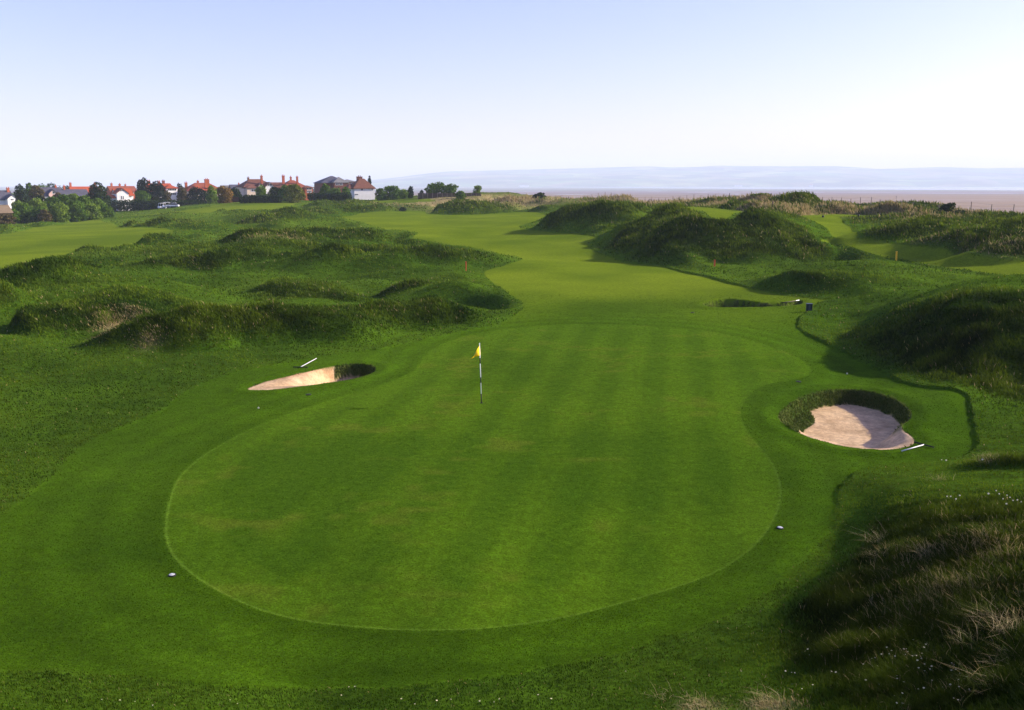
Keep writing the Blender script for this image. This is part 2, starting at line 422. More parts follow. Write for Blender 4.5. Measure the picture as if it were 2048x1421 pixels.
def ground(x, y):
    """height of the finished sheet at points (from its grid)"""
    x = np.asarray(x, float); y = np.asarray(y, float)
    r = np.clip(np.hypot(x, y), RR[0], RR[-1] * .999); a = np.clip(np.arctan2(x, y), AZ[0], AZ[-1] - 1e-6)
    i = np.clip(np.searchsorted(RR, r) - 1, 0, NR - 2); j = np.clip(np.searchsorted(AZ, a) - 1, 0, NA - 2)
    s = (r - RR[i]) / (RR[i + 1] - RR[i]); t = (a - AZ[j]) / (AZ[j + 1] - AZ[j])
    return (GZ[i, j] * (1 - s) + GZ[i + 1, j] * s) * (1 - t) + (GZ[i, j + 1] * (1 - s) + GZ[i + 1, j + 1] * s) * t

def spot(u, v, lo=3.0, hi=900.0):
    X, Y = march(u, v, ground, lo, hi)
    return float(X[0]), float(Y[0]), float(ground(X[0], Y[0]))

def at(u, D):
    """point of the land at picture column u, D metres away"""
    x = (u - 1024.0) / FPX * D * CT * 1.0
    x = x * (1 + 0.0)
    return x, D, float(ground(x, D))

def mix(a, b, t):
    t = np.asarray(t)[..., None]
    return a * (1 - t) + b * t

def rgb(*c): return np.array(c, float)

# cover colours (albedo)
CG_GREEN, CG_GREEN2 = rgb(.058, .116, .004), rgb(.033, .077, .003)
CG_FRINGE, CG_FRINGE2 = rgb(.047, .102, .003), rgb(.028, .068, .002)
CG_FAIR, CG_FAIR2 = rgb(.122, .168, .008), rgb(.068, .110, .005)
CG_ROUGH, CG_ROUGH2 = rgb(.048, .100, .005), rgb(.026, .062, .004)
CG_TALL, CG_TALL2 = rgb(.030, .052, .004), rgb(.013, .026, .003)
CG_DRY, CG_SAND, CG_SAND2 = rgb(.36, .27, .12), rgb(.57, .40, .225), rgb(.44, .295, .155)
CG_SOIL = rgb(.42, .17, .05)
def cover_colour(x, y, g):
    D = np.hypot(x, y)
    n6 = vnoise(x / 6, y / 6, 5); n2 = vnoise(x / 2.1, y / 1.6, 6); n05 = vnoise(x / .5, y / .4, 8); n20 = vnoise(x / 19, y / 16, 9)
    # mown turf: near the green dark and even, paler and drier along the fairway
    far = sstep(46, 64, D + 5 * (n6 - .5))
    frg = mix(CG_FRINGE2[None], CG_FRINGE[None], np.clip(.5 + (n6 - .5) + .7 * (n2 - .5) + .5 * (n05 - .5), 0, 1))
    # mower passes: bands following the outline of the green
    frg = frg * (1 + .10 * np.sin(g['gr'] * 5.2) * (g['gr'] < 0) * (g['gr'] > -2.9))[:, None]
    fair = mix(CG_FAIR2[None], CG_FAIR[None], np.clip(.45 + .8 * (n20 - .5) + .9 * (n6 - .5) + .35 * (n2 - .5), 0, 1))
    col = mix(frg, fair, far)
    # putting green: mowing stripes along one direction and the cut round its edge
    th = R(-10)
    s = x * math.cos(th) + y * math.sin(th) + .12 * (n6 - .5)
    stripe = .5 + .5 * np.clip(np.sin(s * 2 * math.pi / 1.75) * 1.6, -1, 1)
    gc = mix(CG_GREEN2[None], CG_GREEN[None], np.clip(.10 + .40 * stripe * (.5 + n6) + .7 * (n6 - .35) + .5 * (n2 - .5) + .35 * (n05 - .5) + .3 * (vnoise(x / .17, y / .17, 12) - .5), 0, 1))
    gc = mix(gc, np.broadcast_to(rgb(.085, .105, .010), gc.shape), .5 * sstep(.62, .85, n2 * .6 + n05 * .4))
    ring = sstep(.02, .08, g['gr']) * sstep(1.25, 1.1, g['gr'])
    gc = mix(gc, np.broadcast_to(CG_GREEN, gc.shape) * 1.08, ring * .25)
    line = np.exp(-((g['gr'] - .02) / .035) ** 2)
    col = mix(col, gc, sstep(-.03, .03, g['gr']))
    col = mix(col, np.broadcast_to(rgb(.17, .28, .03), col.shape), line * .22 * sstep(36, 20, D))  # light caught by the turf step, painted as a paler rim on the near side
    # tees and the walked path
    tc = mix(CG_FAIR2[None], CG_FAIR[None], .3 + .6 * n2)
    col = mix(col, tc, sstep(-.05, .05, np.maximum(g['tee'], g['path'])))
    # rough
    rc = mix(CG_ROUGH2[None], CG_ROUGH[None], np.clip(.5 + 1.1 * (n6 - .5) + .9 * (n2 - .5) + .8 * (n05 - .5), 0, 1))
    rc = mix(rc, np.broadcast_to(rgb(.095, .16, .010), rc.shape), np.clip(1.6 * (n20 - .45), 0, .7) * sstep(50, 90, D))
    tc = mix(CG_TALL2[None], CG_TALL[None], np.clip(.5 + 1.1 * (n2 - .5) + 1.0 * (n05 - .5) + .6 * (n6 - .5), 0, 1))
    rc = mix(rc, tc, np.clip(g['tall'], 0, 1) * .9)
    rc = mix(rc, np.broadcast_to(CG_DRY, rc.shape) * (.7 + .5 * n05)[:, None], np.clip(g['dry'], 0, 1) * .85)
    rg = np.maximum(g['rough'], 0)
    col = mix(col, rc, rg)
    # bunkers: turf wall and sand
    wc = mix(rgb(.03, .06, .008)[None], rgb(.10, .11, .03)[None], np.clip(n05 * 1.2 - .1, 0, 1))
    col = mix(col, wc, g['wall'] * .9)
    sc = mix(CG_SAND2[None], CG_SAND[None], np.clip(.55 + .9 * (n05 - .5) + .6 * (vnoise(x / .16, y / .16, 14) - .5) + .5 * (n2 - .5), 0, 1))
    sc = mix(sc, CG_SOIL[None] * (.6 + .8 * n05)[:, None], g['soil'] * .3)
    col = mix(col, sc, g['sand'])
    return np.clip(col, 0, 1)

gf = {k: v.ravel() for k, v in G.items()}
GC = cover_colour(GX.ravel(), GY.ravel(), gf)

# ------------------------------------------------------------------ materials
def newmat(name):
    m = bpy.data.materials.new(name); m.use_nodes = True
    return m, m.node_tree, m.node_tree.nodes['Principled BSDF']

def link(nt, a, b): nt.links.new(a, b)

def noise(nt, scale, detail=3, rough=.6, coord=None):
    n = nt.nodes.new('ShaderNodeTexNoise'); n.inputs['Scale'].default_value = scale; n.inputs['Detail'].default_value = detail; n.inputs['Roughness'].default_value = rough
    if coord is not None: link(nt, coord, n.inputs['Vector'])
    return n

def maprange(nt, src, a, b, c, d):
    n = nt.nodes.new('ShaderNodeMapRange'); n.inputs[1].default_value = a; n.inputs[2].default_value = b; n.inputs[3].default_value = c; n.inputs[4].default_value = d
    link(nt, src, n.inputs[0]); return n.outputs[0]

def scale_col(nt, col, fac):
    n = nt.nodes.new('ShaderNodeVectorMath'); n.operation = 'SCALE'
    link(nt, col, n.inputs[0]); link(nt, fac, n.inputs[3]); return n.outputs[0]

def turf_material(name, grain, bump, lo, hi, rough=.95, spec=.0, sheen=.05):
    m, nt, p = newmat(name)
    at_ = nt.nodes.new('ShaderNodeAttribute'); at_.attribute_name = 'cover'
    co = nt.nodes.new('ShaderNodeTexCoord')
    a = noise(nt, grain, 4, .75, co.outputs['Object'])
    b = noise(nt, grain * .22, 4, .7, co.outputs['Object'])
    f = maprange(nt, a.outputs[0], .3, .7, lo, hi)
    g = maprange(nt, b.outputs[0], .3, .7, .74, 1.26)
    mu = nt.nodes.new('ShaderNodeMath'); mu.operation = 'MULTIPLY'; link(nt, f, mu.inputs[0]); link(nt, g, mu.inputs[1])
    link(nt, scale_col(nt, at_.outputs['Color'], mu.outputs[0]), p.inputs['Base Color'])
    p.inputs['Roughness'].default_value = rough
    p.inputs['Specular IOR Level'].default_value = spec
    if sheen:
        p.inputs['Sheen Weight'].default_value = sheen; p.inputs['Sheen Roughness'].default_value = .45; p.inputs['Sheen Tint'].default_value = (.42, .55, .10, 1)
    bp = nt.nodes.new('ShaderNodeBump'); bp.inputs['Strength'].default_value = .6; bp.inputs['Distance'].default_value = bump
    link(nt, a.outputs[0], bp.inputs['Height']); link(nt, bp.outputs[0], p.inputs['Normal'])
    return m

M_TURF = turf_material('mown turf', 22, .03, .50, 1.5)
M_ROUGH = turf_material('rough turf', 9, .06, .55, 1.4)
M_SAND = turf_material('bunker sand', 9, .05, .74, 1.2, .95, .05, 0)

# ------------------------------------------------------------------ split the sheet into the named pieces of ground
def sheet(name, keep, mat):
    idx = np.arange(NR * NA).reshape(NR, NA)
    q = np.stack([idx[:-1, :-1], idx[:-1, 1:], idx[1:, 1:], idx[1:, :-1]], -1)[keep]
    q = q[:, ::-1]
    used = np.zeros(NR * NA, bool); used[q.ravel()] = True
    remap = np.cumsum(used) - 1
    V = np.stack([GX.ravel()[used], GY.ravel()[used], GZ.ravel()[used]], 1)
    o = quick_mesh(name, V, remap[q], mat)
    c = o.data.color_attributes.new('cover', 'FLOAT_COLOR', 'POINT')
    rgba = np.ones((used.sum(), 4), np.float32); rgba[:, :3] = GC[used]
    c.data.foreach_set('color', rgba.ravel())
    return o

def quick_mesh(name, V, F, mat, smooth=True, parent=None):
    """one mesh object from arrays (F: n x 3 or n x 4)"""
    me = bpy.data.meshes.new(name)
    V = np.asarray(V, np.float32); F = np.asarray(F, np.int32)
    k = F.shape[1]
    me.vertices.add(len(V)); me.vertices.foreach_set('co', V.ravel())
    me.loops.add(F.size); me.loops.foreach_set('vertex_index', F.ravel())
    me.polygons.add(len(F)); me.polygons.foreach_set('loop_start', np.arange(0, F.size, k, dtype=np.int32))
    me.polygons.foreach_set('use_smooth', np.full(len(F), smooth))
    me.update(calc_edges=True); me.validate()
    if mat: me.materials.append(mat)
    o = bpy.data.objects.new(name, me); COL.objects.link(o)
    if parent is not None: o.parent = parent
    return o

def cell(a): return .25 * (a[:-1, :-1] + a[1:, :-1] + a[:-1, 1:] + a[1:, 1:])
cs, cg, cshort, ctee, cpath = cell(G['sand']), cell(G['gr']), cell(G['short']), cell(G['tee']), cell(G['path'])
cx_, cy_ = cell(GX), cell(GY)
k_s = cs > .5
k_g = ~k_s & (cg > 0)
k_t = ~k_s & ~k_g & (ctee > 0)
k_p = ~k_s & ~k_g & ~k_t & (cpath > 0)
k_f = ~k_s & ~k_g & ~k_t & ~k_p & (cshort > 0)
k_r = ~(k_s | k_g | k_t | k_p | k_f)
for nm, k, m in (('putting_green', k_g, M_TURF), ('fairway', k_f, M_TURF), ('tee_ground', k_t, M_TURF), ('footpath', k_p, M_TURF), ('rough_ground', k_r, M_ROUGH)):
    tag(sheet(nm, k, m), kind='structure')
for k in (k_s & (cx_ > 0), k_s & (cx_ <= 0)):
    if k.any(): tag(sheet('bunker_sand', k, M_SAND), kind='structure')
# ------------------------------------------------------------------ beach, water, far shore, haze
def beach_material():
    m, nt, p = newmat('tidal sand')
    co = nt.nodes.new('ShaderNodeTexCoord')
    sep = nt.nodes.new('ShaderNodeSeparateXYZ'); link(nt, co.outputs['Object'], sep.inputs[0])
    mp = nt.nodes.new('ShaderNodeMapping'); mp.inputs['Scale'].default_value = (.0016, .012, 1); link(nt, co.outputs['Object'], mp.inputs['Vector'])
    streak = noise(nt, 1.0, 5, .65, mp.outputs[0])
    mp2 = nt.nodes.new('ShaderNodeMapping'); mp2.inputs['Scale'].default_value = (.02, .08, 1); link(nt, co.outputs['Object'], mp2.inputs['Vector'])
    fine = noise(nt, 1.0, 4, .7, mp2.outputs[0])
    wob = nt.nodes.new('ShaderNodeMath'); wob.operation = 'MULTIPLY_ADD'; wob.inputs[1].default_value = 900; link(nt, streak.outputs[0], wob.inputs[0]); link(nt, sep.outputs[1], wob.inputs[2])
    r = nt.nodes.new('ShaderNodeValToRGB'); link(nt, maprange(nt, wob.outputs[0], 400, 4400, 0, 1), r.inputs[0])
    e = r.color_ramp.elements
    e[0].position = 0.0; e[0].color = (.21, .128, .045, 1)
    e[1].position = .30; e[1].color = (.235, .148, .058, 1)
    for pos, c in ((.40, (.20, .135, .072, 1)), (.47, (.17, .13, .125, 1)), (.55, (.22, .165, .15, 1)), (.62, (.15, .155, .12, 1)), (.80, (.21, .22, .18, 1))):
        q = e.new(pos); q.color = c
    link(nt, scale_col(nt, r.outputs[0], maprange(nt, fine.outputs[0], .3, .7, .80, 1.2)), p.inputs['Base Color'])
    link(nt, maprange(nt, streak.outputs[0], .35, .65, .85, .5), p.inputs['Roughness'])
    p.inputs['Specular IOR Level'].default_value = .25
    return m

xs = np.concatenate([np.linspace(-5000, -400, 12), np.linspace(-300, 900, 40), np.linspace(1000, 7000, 16)])
ys = np.concatenate([np.linspace(-400, 200, 12), np.linspace(230, 1500, 40), np.linspace(1600, 9500, 24)])
X, Y = np.meshgrid(xs, ys, indexing='ij')
I = np.arange(X.size).reshape(X.shape)
F = np.stack([I[:-1, :-1], I[1:, :-1], I[1:, 1:], I[:-1, 1:]], -1).reshape(-1, 4)
tag(quick_mesh('beach', np.stack([X.ravel(), Y.ravel(), np.full(X.size, -9.0)], 1), F, beach_material()), kind='structure')

def water_material():
    m, nt, p = newmat('sea water')
    p.inputs['Base Color'].default_value = (.16, .19, .22, 1); p.inputs['Roughness'].default_value = .12
    co = nt.nodes.new('ShaderNodeTexCoord')
    n = noise(nt, .05, 4, .6, co.outputs['Object'])
    b = nt.nodes.new('ShaderNodeBump'); b.inputs['Strength'].default_value = .25; b.inputs['Distance'].default_value = .6
    link(nt, n.outputs[0], b.inputs['Height']); link(nt, b.outputs[0], p.inputs['Normal'])
    return m
M_WATER = water_material()
shore = [(-900, 7600), (-300, 7000), (150, 5900), (420, 5000), (800, 4050), (1150, 3350), (1500, 2750), (1900, 2350), (2600, 1900), (4200, 1300), (7000, 900)]
sx = np.interp(np.linspace(0, 1, 160), np.linspace(0, 1, len(shore)), [p[0] for p in shore])
sy = np.interp(np.linspace(0, 1, 160), np.linspace(0, 1, len(shore)), [p[1] for p in shore]) * (1 + .05 * fbm(sx / 300, sx / 470, 5, 3))
V = np.concatenate([np.stack([sx, sy, np.full(160, -8.95)], 1), np.stack([sx + 1500, np.full(160, 9400.0), np.full(160, -8.95)], 1)])
F = np.array([(k, k + 1, k + 161, k + 160) for k in range(159)])
tag(quick_mesh('water', V, F, M_WATER), kind='structure')
# pools and channels left by the tide
def pool(u0, u1, v, th):
    n = 40
    t = np.linspace(0, 2 * math.pi, n, endpoint=False)
    D0 = (CAMZ + 9) / ((v - 370) / FPX); D1 = (CAMZ + 9) / ((v + th - 370) / FPX)
    c, a, b = (D0 + D1) / 2, ((u1 - u0) / FPX * (D0 + D1) / 4), abs(D0 - D1) / 2
    xx = ((u0 + u1) / 2 - 1024) / FPX * c + a * np.cos(t) * (1 + .15 * np.sin(3 * t)); yy = c + b * np.sin(t) * (1 + .3 * np.sin(2 * t + u0))
    V = np.concatenate([np.stack([xx, yy, np.full(n, -8.985)], 1), [[xx.mean(), yy.mean(), -8.985]]])
    tag(quick_mesh('tidal_water', V, np.array([(k, (k + 1) % n, n) for k in range(n)]), M_WATER), kind='structure')
for a in ((940, 1068, 387.6, 1.3), (1270, 1330, 381.8, .6), (1360, 1460, 383.8, .7), (1440, 1478, 387.5, .8), (1560, 1640, 384.4, .5), (1100, 1180, 388.5, .6), (985, 1120, 382.6, .5), (1800, 2048, 386.2, .5), (1660, 1790, 385.2, .35)):
    pool(*a)

def hills_material():
    m, nt, p = newmat('far fields')
    co = nt.nodes.new('ShaderNodeTexCoord')
    mp = nt.nodes.new('ShaderNodeMapping'); mp.inputs['Scale'].default_value = (1, 1, 3); link(nt, co.outputs['Object'], mp.inputs['Vector'])
    v = nt.nodes.new('ShaderNodeTexVoronoi'); v.inputs['Scale'].default_value = .0042; link(nt, mp.outputs[0], v.inputs['Vector'])
    n = noise(nt, .0022, 5, .65, co.outputs['Object'])
    r = nt.nodes.new('ShaderNodeValToRGB'); sep = nt.nodes.new('ShaderNodeSeparateColor'); link(nt, v.outputs['Color'], sep.inputs[0]); link(nt, sep.outputs[0], r.inputs[0])
    e = r.color_ramp.elements
    e[0].position = 0; e[0].color = (.02, .05, .02, 1); e[1].position = 1; e[1].color = (.22, .26, .08, 1)
    q = e.new(.45); q.color = (.10, .18, .05, 1)
    q = e.new(.75); q.color = (.20, .17, .09, 1)
    link(nt, scale_col(nt, r.outputs[0], maprange(nt, n.outputs[0], .35, .65, .25, 1.5)), p.inputs['Base Color'])
    p.inputs['Roughness'].default_value = 1; p.inputs['Specular IOR Level'].default_value = 0
    return m
SIL = [(560, 371), (640, 370), (700, 366), (752, 360), (800, 355.5), (850, 350), (900, 345.5), (950, 343), (1000, 341), (1050, 340), (1100, 338.5), (1150, 337.5), (1200, 336), (1260, 335), (1290, 334), (1330, 336), (1400, 335.5), (1450, 334), (1500, 333.5), (1560, 333.5), (1600, 333), (1660, 333.5), (1700, 336), (1740, 339), (1800, 337.5), (1870, 335.5), (1950, 337), (2048, 336.5), (2150, 338), (2300, 335), (2600, 340), (2900, 352)]
us = np.linspace(560, 2900, 420); ds = np.linspace(7300, 10500, 46)
Ug, Dg = np.meshgrid(us, ds, indexing='ij')
hv = np.interp(us, [s[0] for s in SIL], [s[1] for s in SIL])
top = (370 - hv) / FPX * 9600 + CAMZ + 9
t = (Dg - 7300) / 2300
Xg = (Ug - 1024) / FPX * Dg; Yg = Dg
spur = fbm(Xg / 900, Yg / 900, 61, 4)
prof = np.clip(t, 0, 1) ** .8 * np.where(t > 1, 1 - .35 * (t - 1), 1)
Zg = -9.5 + top[:, None] * prof * (1 + .22 * spur * np.clip(1 - np.abs(t - 1) * .0, 0, 1) * np.where(t < .93, 1, .25))
I = np.arange(Xg.size).reshape(Xg.shape)
F = np.stack([I[:-1, :-1], I[1:, :-1], I[1:, 1:], I[:-1, 1:]], -1).reshape(-1, 4)
tag(quick_mesh('far_hills', np.stack([Xg.ravel(), Yg.ravel(), Zg.ravel()], 1), F, hills_material()), kind='structure')

m = bpy.data.materials.new('haze'); m.use_nodes = True
nt = m.node_tree
for n in list(nt.nodes): nt.nodes.remove(n)
out = nt.nodes.new('ShaderNodeOutputMaterial'); vol = nt.nodes.new('ShaderNodeVolumePrincipled')
vol.inputs['Color'].default_value = (.78, .90, 1.0, 1); vol.inputs['Density'].default_value = 1.6e-4; vol.inputs['Anisotropy'].default_value = 0
link(nt, vol.outputs[0], out.inputs['Volume'])
bx = np.array([(-9000, -600, -12), (15000, -600, -12), (15000, 12500, -12), (-9000, 12500, -12), (-9000, -600, 330), (15000, -600, 330), (15000, 12500, 330), (-9000, 12500, 330)], float)
hz = quick_mesh('haze', bx, np.array([(0, 3, 2, 1), (4, 5, 6, 7), (0, 1, 5, 4), (1, 2, 6, 5), (2, 3, 7, 6), (3, 0, 4, 7)]), m, smooth=False)
tag(hz, kind='stuff')
# ------------------------------------------------------------------ grass
def blade_material(name, trans=.35):
    m, nt, p = newmat(name)
    a = nt.nodes.new('ShaderNodeAttribute'); a.attribute_name = 'cover'
    link(nt, a.outputs['Color'], p.inputs['Base Color'])
    p.inputs['Roughness'].default_value = .7; p.inputs['Specular IOR Level'].default_value = .03
    tr = nt.nodes.new('ShaderNodeBsdfTranslucent'); link(nt, a.outputs['Color'], tr.inputs[0])
    mx = nt.nodes.new('ShaderNodeMixShader'); mx.inputs[0].default_value = trans
    link(nt, p.outputs[0], mx.inputs[1]); link(nt, tr.outputs[0], mx.inputs[2])
    link(nt, mx.outputs[0], nt.nodes['Material Output'].inputs[0])
    return m
M_BLADE = blade_material('grass blades')

def blades(name, P, H, W, col, lean=.5, wind=(-.25, -.1), parent=None, seed=1):
    """bent blades, one per row of P; five corners and two faces each"""
    r = np.random.default_rng(seed); n = len(P)
    a = r.uniform(0, 2 * math.pi, n)
    side = np.stack([np.cos(a), np.sin(a), np.zeros(n)], 1) * (W * .5)[:, None]
    l = r.normal(0, 1, (n, 2)) * lean * .5 + np.array(wind)
    L = np.concatenate([l, np.zeros((n, 1))], 1) * H[:, None]
    up = np.zeros((n, 3)); up[:, 2] = H / np.sqrt(1 + .6 * (l ** 2).sum(1))
    m = P + .55 * up + .32 * L
    tip = P + up * .96 + L
    V = np.stack([P - side, P + side, m + side * .7, m - side * .7, tip], 1).reshape(-1, 3)
    b = np.arange(n)[:, None] * 5
    tri = np.concatenate([b + np.array([[0, 1, 2]]), b + np.array([[0, 2, 3]]), b + np.array([[3, 2, 4]])], 0)
    o = quick_mesh(name, V, tri, M_BLADE, smooth=False, parent=parent)
    c = o.data.color_attributes.new('cover', 'FLOAT_COLOR', 'POINT')
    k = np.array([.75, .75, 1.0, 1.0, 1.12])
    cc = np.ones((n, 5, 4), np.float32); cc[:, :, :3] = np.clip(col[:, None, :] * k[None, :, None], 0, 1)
    c.data.foreach_set('color', cc.ravel())
    return o

def scatter(n, weight_fn, seed):
    r = np.random.default_rng(seed)
    U, Vv = proj(GX, GY, GZ)
    e1u, e1v = U[1:, :-1] - U[:-1, :-1], Vv[1:, :-1] - Vv[:-1, :-1]
    e2u, e2v = U[:-1, 1:] - U[:-1, :-1], Vv[:-1, 1:] - Vv[:-1, :-1]
    area = -(e2u * e1v - e2v * e1u)
    area = np.where(area > 0, area, 0) + .12 * np.abs(e2u) * .5
    front = cell(GY) > 4
    uu, vv = np.abs(U[:-1, :-1] - 1024), Vv[:-1, :-1]
    inpic = (uu < 2300) & (vv < 2300) & front
    area = area * np.where((uu < 1150) & (vv < 1500), 1.0, .30)
    w = np.where(inpic, area, 0) * weight_fn
    w = np.clip(w, 0, np.percentile(w[w > 0], 99.8)).ravel()
    k = np.searchsorted(np.cumsum(w) / w.sum(), r.random(n)); k = np.clip(k, 0, w.size - 1)
    i, j = np.unravel_index(k, (NR - 1, NA - 1))
    s, t = r.random(n), r.random(n)
    def lp(A): return (A[i, j] * (1 - s) + A[i + 1, j] * s) * (1 - t) + (A[i, j + 1] * (1 - s) + A[i + 1, j + 1] * s) * t
    return lp, r

W_ROUGH = cell(G['rough']) * (.55 + .75 * np.clip(cell(G['tall']), 0, 1)) * (cell(G['wall']) < .5)
lp, r_ = scatter(620000, W_ROUGH, 3)
P = np.stack([lp(GX), lp(GY), lp(GZ)], 1); D = np.hypot(P[:, 0], P[:, 1])
tall, dry = np.clip(lp(G['tall']), 0, 1), lp(G['dry'])
N = len(P)
patch = vnoise(P[:, 0] / 1.3, P[:, 1] / 1.3, 301)
H = (.045 + .20 * tall * (.35 + .9 * patch)) * r_.uniform(.6, 1.35, N)
H = H * np.where(D < 22, .78, np.where((D > 34) & (P[:, 0] < 8), .7, 1))
H = np.maximum(H, np.minimum(D * (.0015 + .0012 * tall) * r_.uniform(.7, 1.4, N), .2 + .3 * tall))
H = H * (1 + .7 * np.clip(dry, 0, 1))
Wd = np.maximum(.006 + .004 * r_.random(N), D * .00085 * r_.uniform(.7, 1.5, N))
n2 = vnoise(P[:, 0] / 2.4, P[:, 1] / 2.0, 311); n7 = vnoise(P[:, 0] / 7, P[:, 1] / 6, 321); q = r_.random(N)
colr = mix(rgb(.025, .062, .003)[None], rgb(.108, .165, .008)[None], np.clip(.5 + 1.0 * (n2 - .5) + .7 * (n7 - .5) + .8 * (q - .5), 0, 1))
clump = vnoise(P[:, 0] / .9 + 40, P[:, 1] / .7, 351)
H = H * (.65 + .8 * clump * (tall > .3) + .35 * (tall <= .3))
colt = mix(rgb(.013, .034, .002)[None], rgb(.108, .150, .008)[None], np.clip(.36 + 1.1 * (n2 - .5) + .5 * (n7 - .5) + 1.1 * (clump - .5) + .8 * (q - .5), 0, 1))
c = mix(colr, colt, tall * np.where((D > 34) & (P[:, 0] < 8), .6, .85))
c = mix(c, np.broadcast_to(rgb(.19, .23, .02), c.shape), .75 * sstep(60, 140, D) * (1 - .6 * tall) * q)
c = c * (.55 + .9 * vnoise(P[:, 0] / .55, P[:, 1] / .45, 331))[:, None] * np.where((D < 22) & (tall > .3), .52, np.where(D < 45, .84, 1.0))[:, None]  # long grass nearest the camera is darkened: shade of the bank painted into its colour
straw = mix(rgb(.22, .16, .06)[None], rgb(.44, .35, .16)[None], r_.random(N))
isdry = r_.random(N) < np.clip(dry * 1.1 + .008 + .022 * tall * (n2 > .55), 0, .92)
c = np.where(isdry[:, None], straw, c)
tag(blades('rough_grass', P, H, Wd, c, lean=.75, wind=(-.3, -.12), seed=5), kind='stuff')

# short turf fibres on the nearest mown grass so that it is not a flat sheet
W_M = np.clip(cell(G['short']) > 0, 0, 1) * (cell(G['sand']) < .1) * (cell(G['wall']) < .5) * (np.hypot(cx_, cy_) < 60)
lp, r_ = scatter(200000, W_M * np.where(cell(G['gr']) > 0, .7, 1.3), 9)
P = np.stack([lp(GX), lp(GY), lp(GZ)], 1); D = np.hypot(P[:, 0], P[:, 1]); N = len(P)
gr = lp(G['gr'])
H = np.where(gr > 0, .010, .022) * r_.uniform(.6, 1.4, N); H = np.maximum(H, D * .0006)
Wd = np.maximum(.004, D * .0007) * r_.uniform(.6, 1.3, N)
bc = np.stack([lp(GC[:, k].reshape(NR, NA)) for k in range(3)], 1)
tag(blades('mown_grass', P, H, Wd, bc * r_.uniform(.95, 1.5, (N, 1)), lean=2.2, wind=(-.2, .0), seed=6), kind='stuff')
# turf on the bunker walls
W_B = (cell(G['wall']) > .5) * (cell(G['sand']) < .3)
lp, r_ = scatter(9000, W_B.astype(float), 10)
P = np.stack([lp(GX), lp(GY), lp(GZ)], 1); N = len(P); q = r_.random(N)
c = mix(rgb(.030, .065, .006)[None], rgb(.11, .13, .03)[None], q)
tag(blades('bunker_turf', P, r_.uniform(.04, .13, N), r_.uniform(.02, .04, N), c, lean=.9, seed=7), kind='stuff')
# ------------------------------------------------------------------ small mesh kit for the built things
class MB:
    def __init__(s): s.v = []; s.f = []
    def poly(s, pts, faces):
        k = len(s.v); s.v += [tuple(map(float, p)) for p in pts]; s.f += [tuple(i + k for i in f) for f in faces]; return s
    def box(s, x0, x1, y0, y1, z0, z1):
        return s.poly([(x0, y0, z0), (x1, y0, z0), (x1, y1, z0), (x0, y1, z0), (x0, y0, z1), (x1, y0, z1), (x1, y1, z1), (x0, y1, z1)],
                      [(0, 3, 2, 1), (4, 5, 6, 7), (0, 1, 5, 4), (1, 2, 6, 5), (2, 3, 7, 6), (3, 0, 4, 7)])
    def tube(s, a, b, r0, r1=None, n=8):
        a, b = Vector(a), Vector(b); r1 = r0 if r1 is None else r1
        d = (b - a).normalized(); e = d.orthogonal().normalized(); g = d.cross(e)
        p = [a + (e * math.cos(t) + g * math.sin(t)) * r0 for t in [2 * math.pi * i / n for i in range(n)]] + \
            [b + (e * math.cos(t) + g * math.sin(t)) * r1 for t in [2 * math.pi * i / n for i in range(n)]]
        return s.poly(p, [(i, (i + 1) % n, n + (i + 1) % n, n + i) for i in range(n)] + [tuple(range(n - 1, -1, -1)), tuple(range(n, 2 * n))])
    def lathe(s, prof, c=(0, 0, 0), n=14):
        p = []; m = len(prof)
        for r, z in prof:
            p += [(c[0] + r * math.cos(2 * math.pi * i / n), c[1] + r * math.sin(2 * math.pi * i / n), c[2] + z) for i in range(n)]
        f = [(k * n + i, k * n + (i + 1) % n, (k + 1) * n + (i + 1) % n, (k + 1) * n + i) for k in range(m - 1) for i in range(n)]
        f += [tuple(range(n - 1, -1, -1)), tuple(range((m - 1) * n, m * n))]
        return s.poly(p, f)
    def build(s, name, mat, parent=None, smooth=False, bevel=0):
        me = bpy.data.meshes.new(name); me.from_pydata(s.v, [], s.f); me.update()
        if smooth: me.polygons.foreach_set('use_smooth', [True] * len(me.polygons))
        me.materials.append(mat)
        o = bpy.data.objects.new(name, me); COL.objects.link(o)
        if parent is not None: o.parent = parent
        if bevel:
            b = o.modifiers.new('bevel', 'BEVEL'); b.width = bevel; b.segments = 2
        return o

def thing(name, loc, label, cat, group=None, rz=0.0):
    o = bpy.data.objects.new(name, None); COL.objects.link(o)
    o.empty_display_size = .2
    o.location = loc; o.rotation_euler = (0, 0, rz)
    return tag(o, label, cat, group)

def plain(name, col, rough=.7, var=.18, scale=3.0, spec=.3, bump=0.0):
    m, nt, p = newmat(name)
    co = nt.nodes.new('ShaderNodeTexCoord')
    n = noise(nt, scale, 4, .65, co.outputs['Object'])
    rg = nt.nodes.new('ShaderNodeRGB'); rg.outputs[0].default_value = (*col, 1)
    link(nt, scale_col(nt, rg.outputs[0], maprange(nt, n.outputs[0], .3, .7, 1 - var, 1 + var)), p.inputs['Base Color'])
    p.inputs['Roughness'].default_value = rough; p.inputs['Specular IOR Level'].default_value = spec
    if bump:
        b = nt.nodes.new('ShaderNodeBump'); b.inputs['Distance'].default_value = bump; link(nt, n.outputs[0], b.inputs['Height']); link(nt, b.outputs[0], p.inputs['Normal'])
    return m

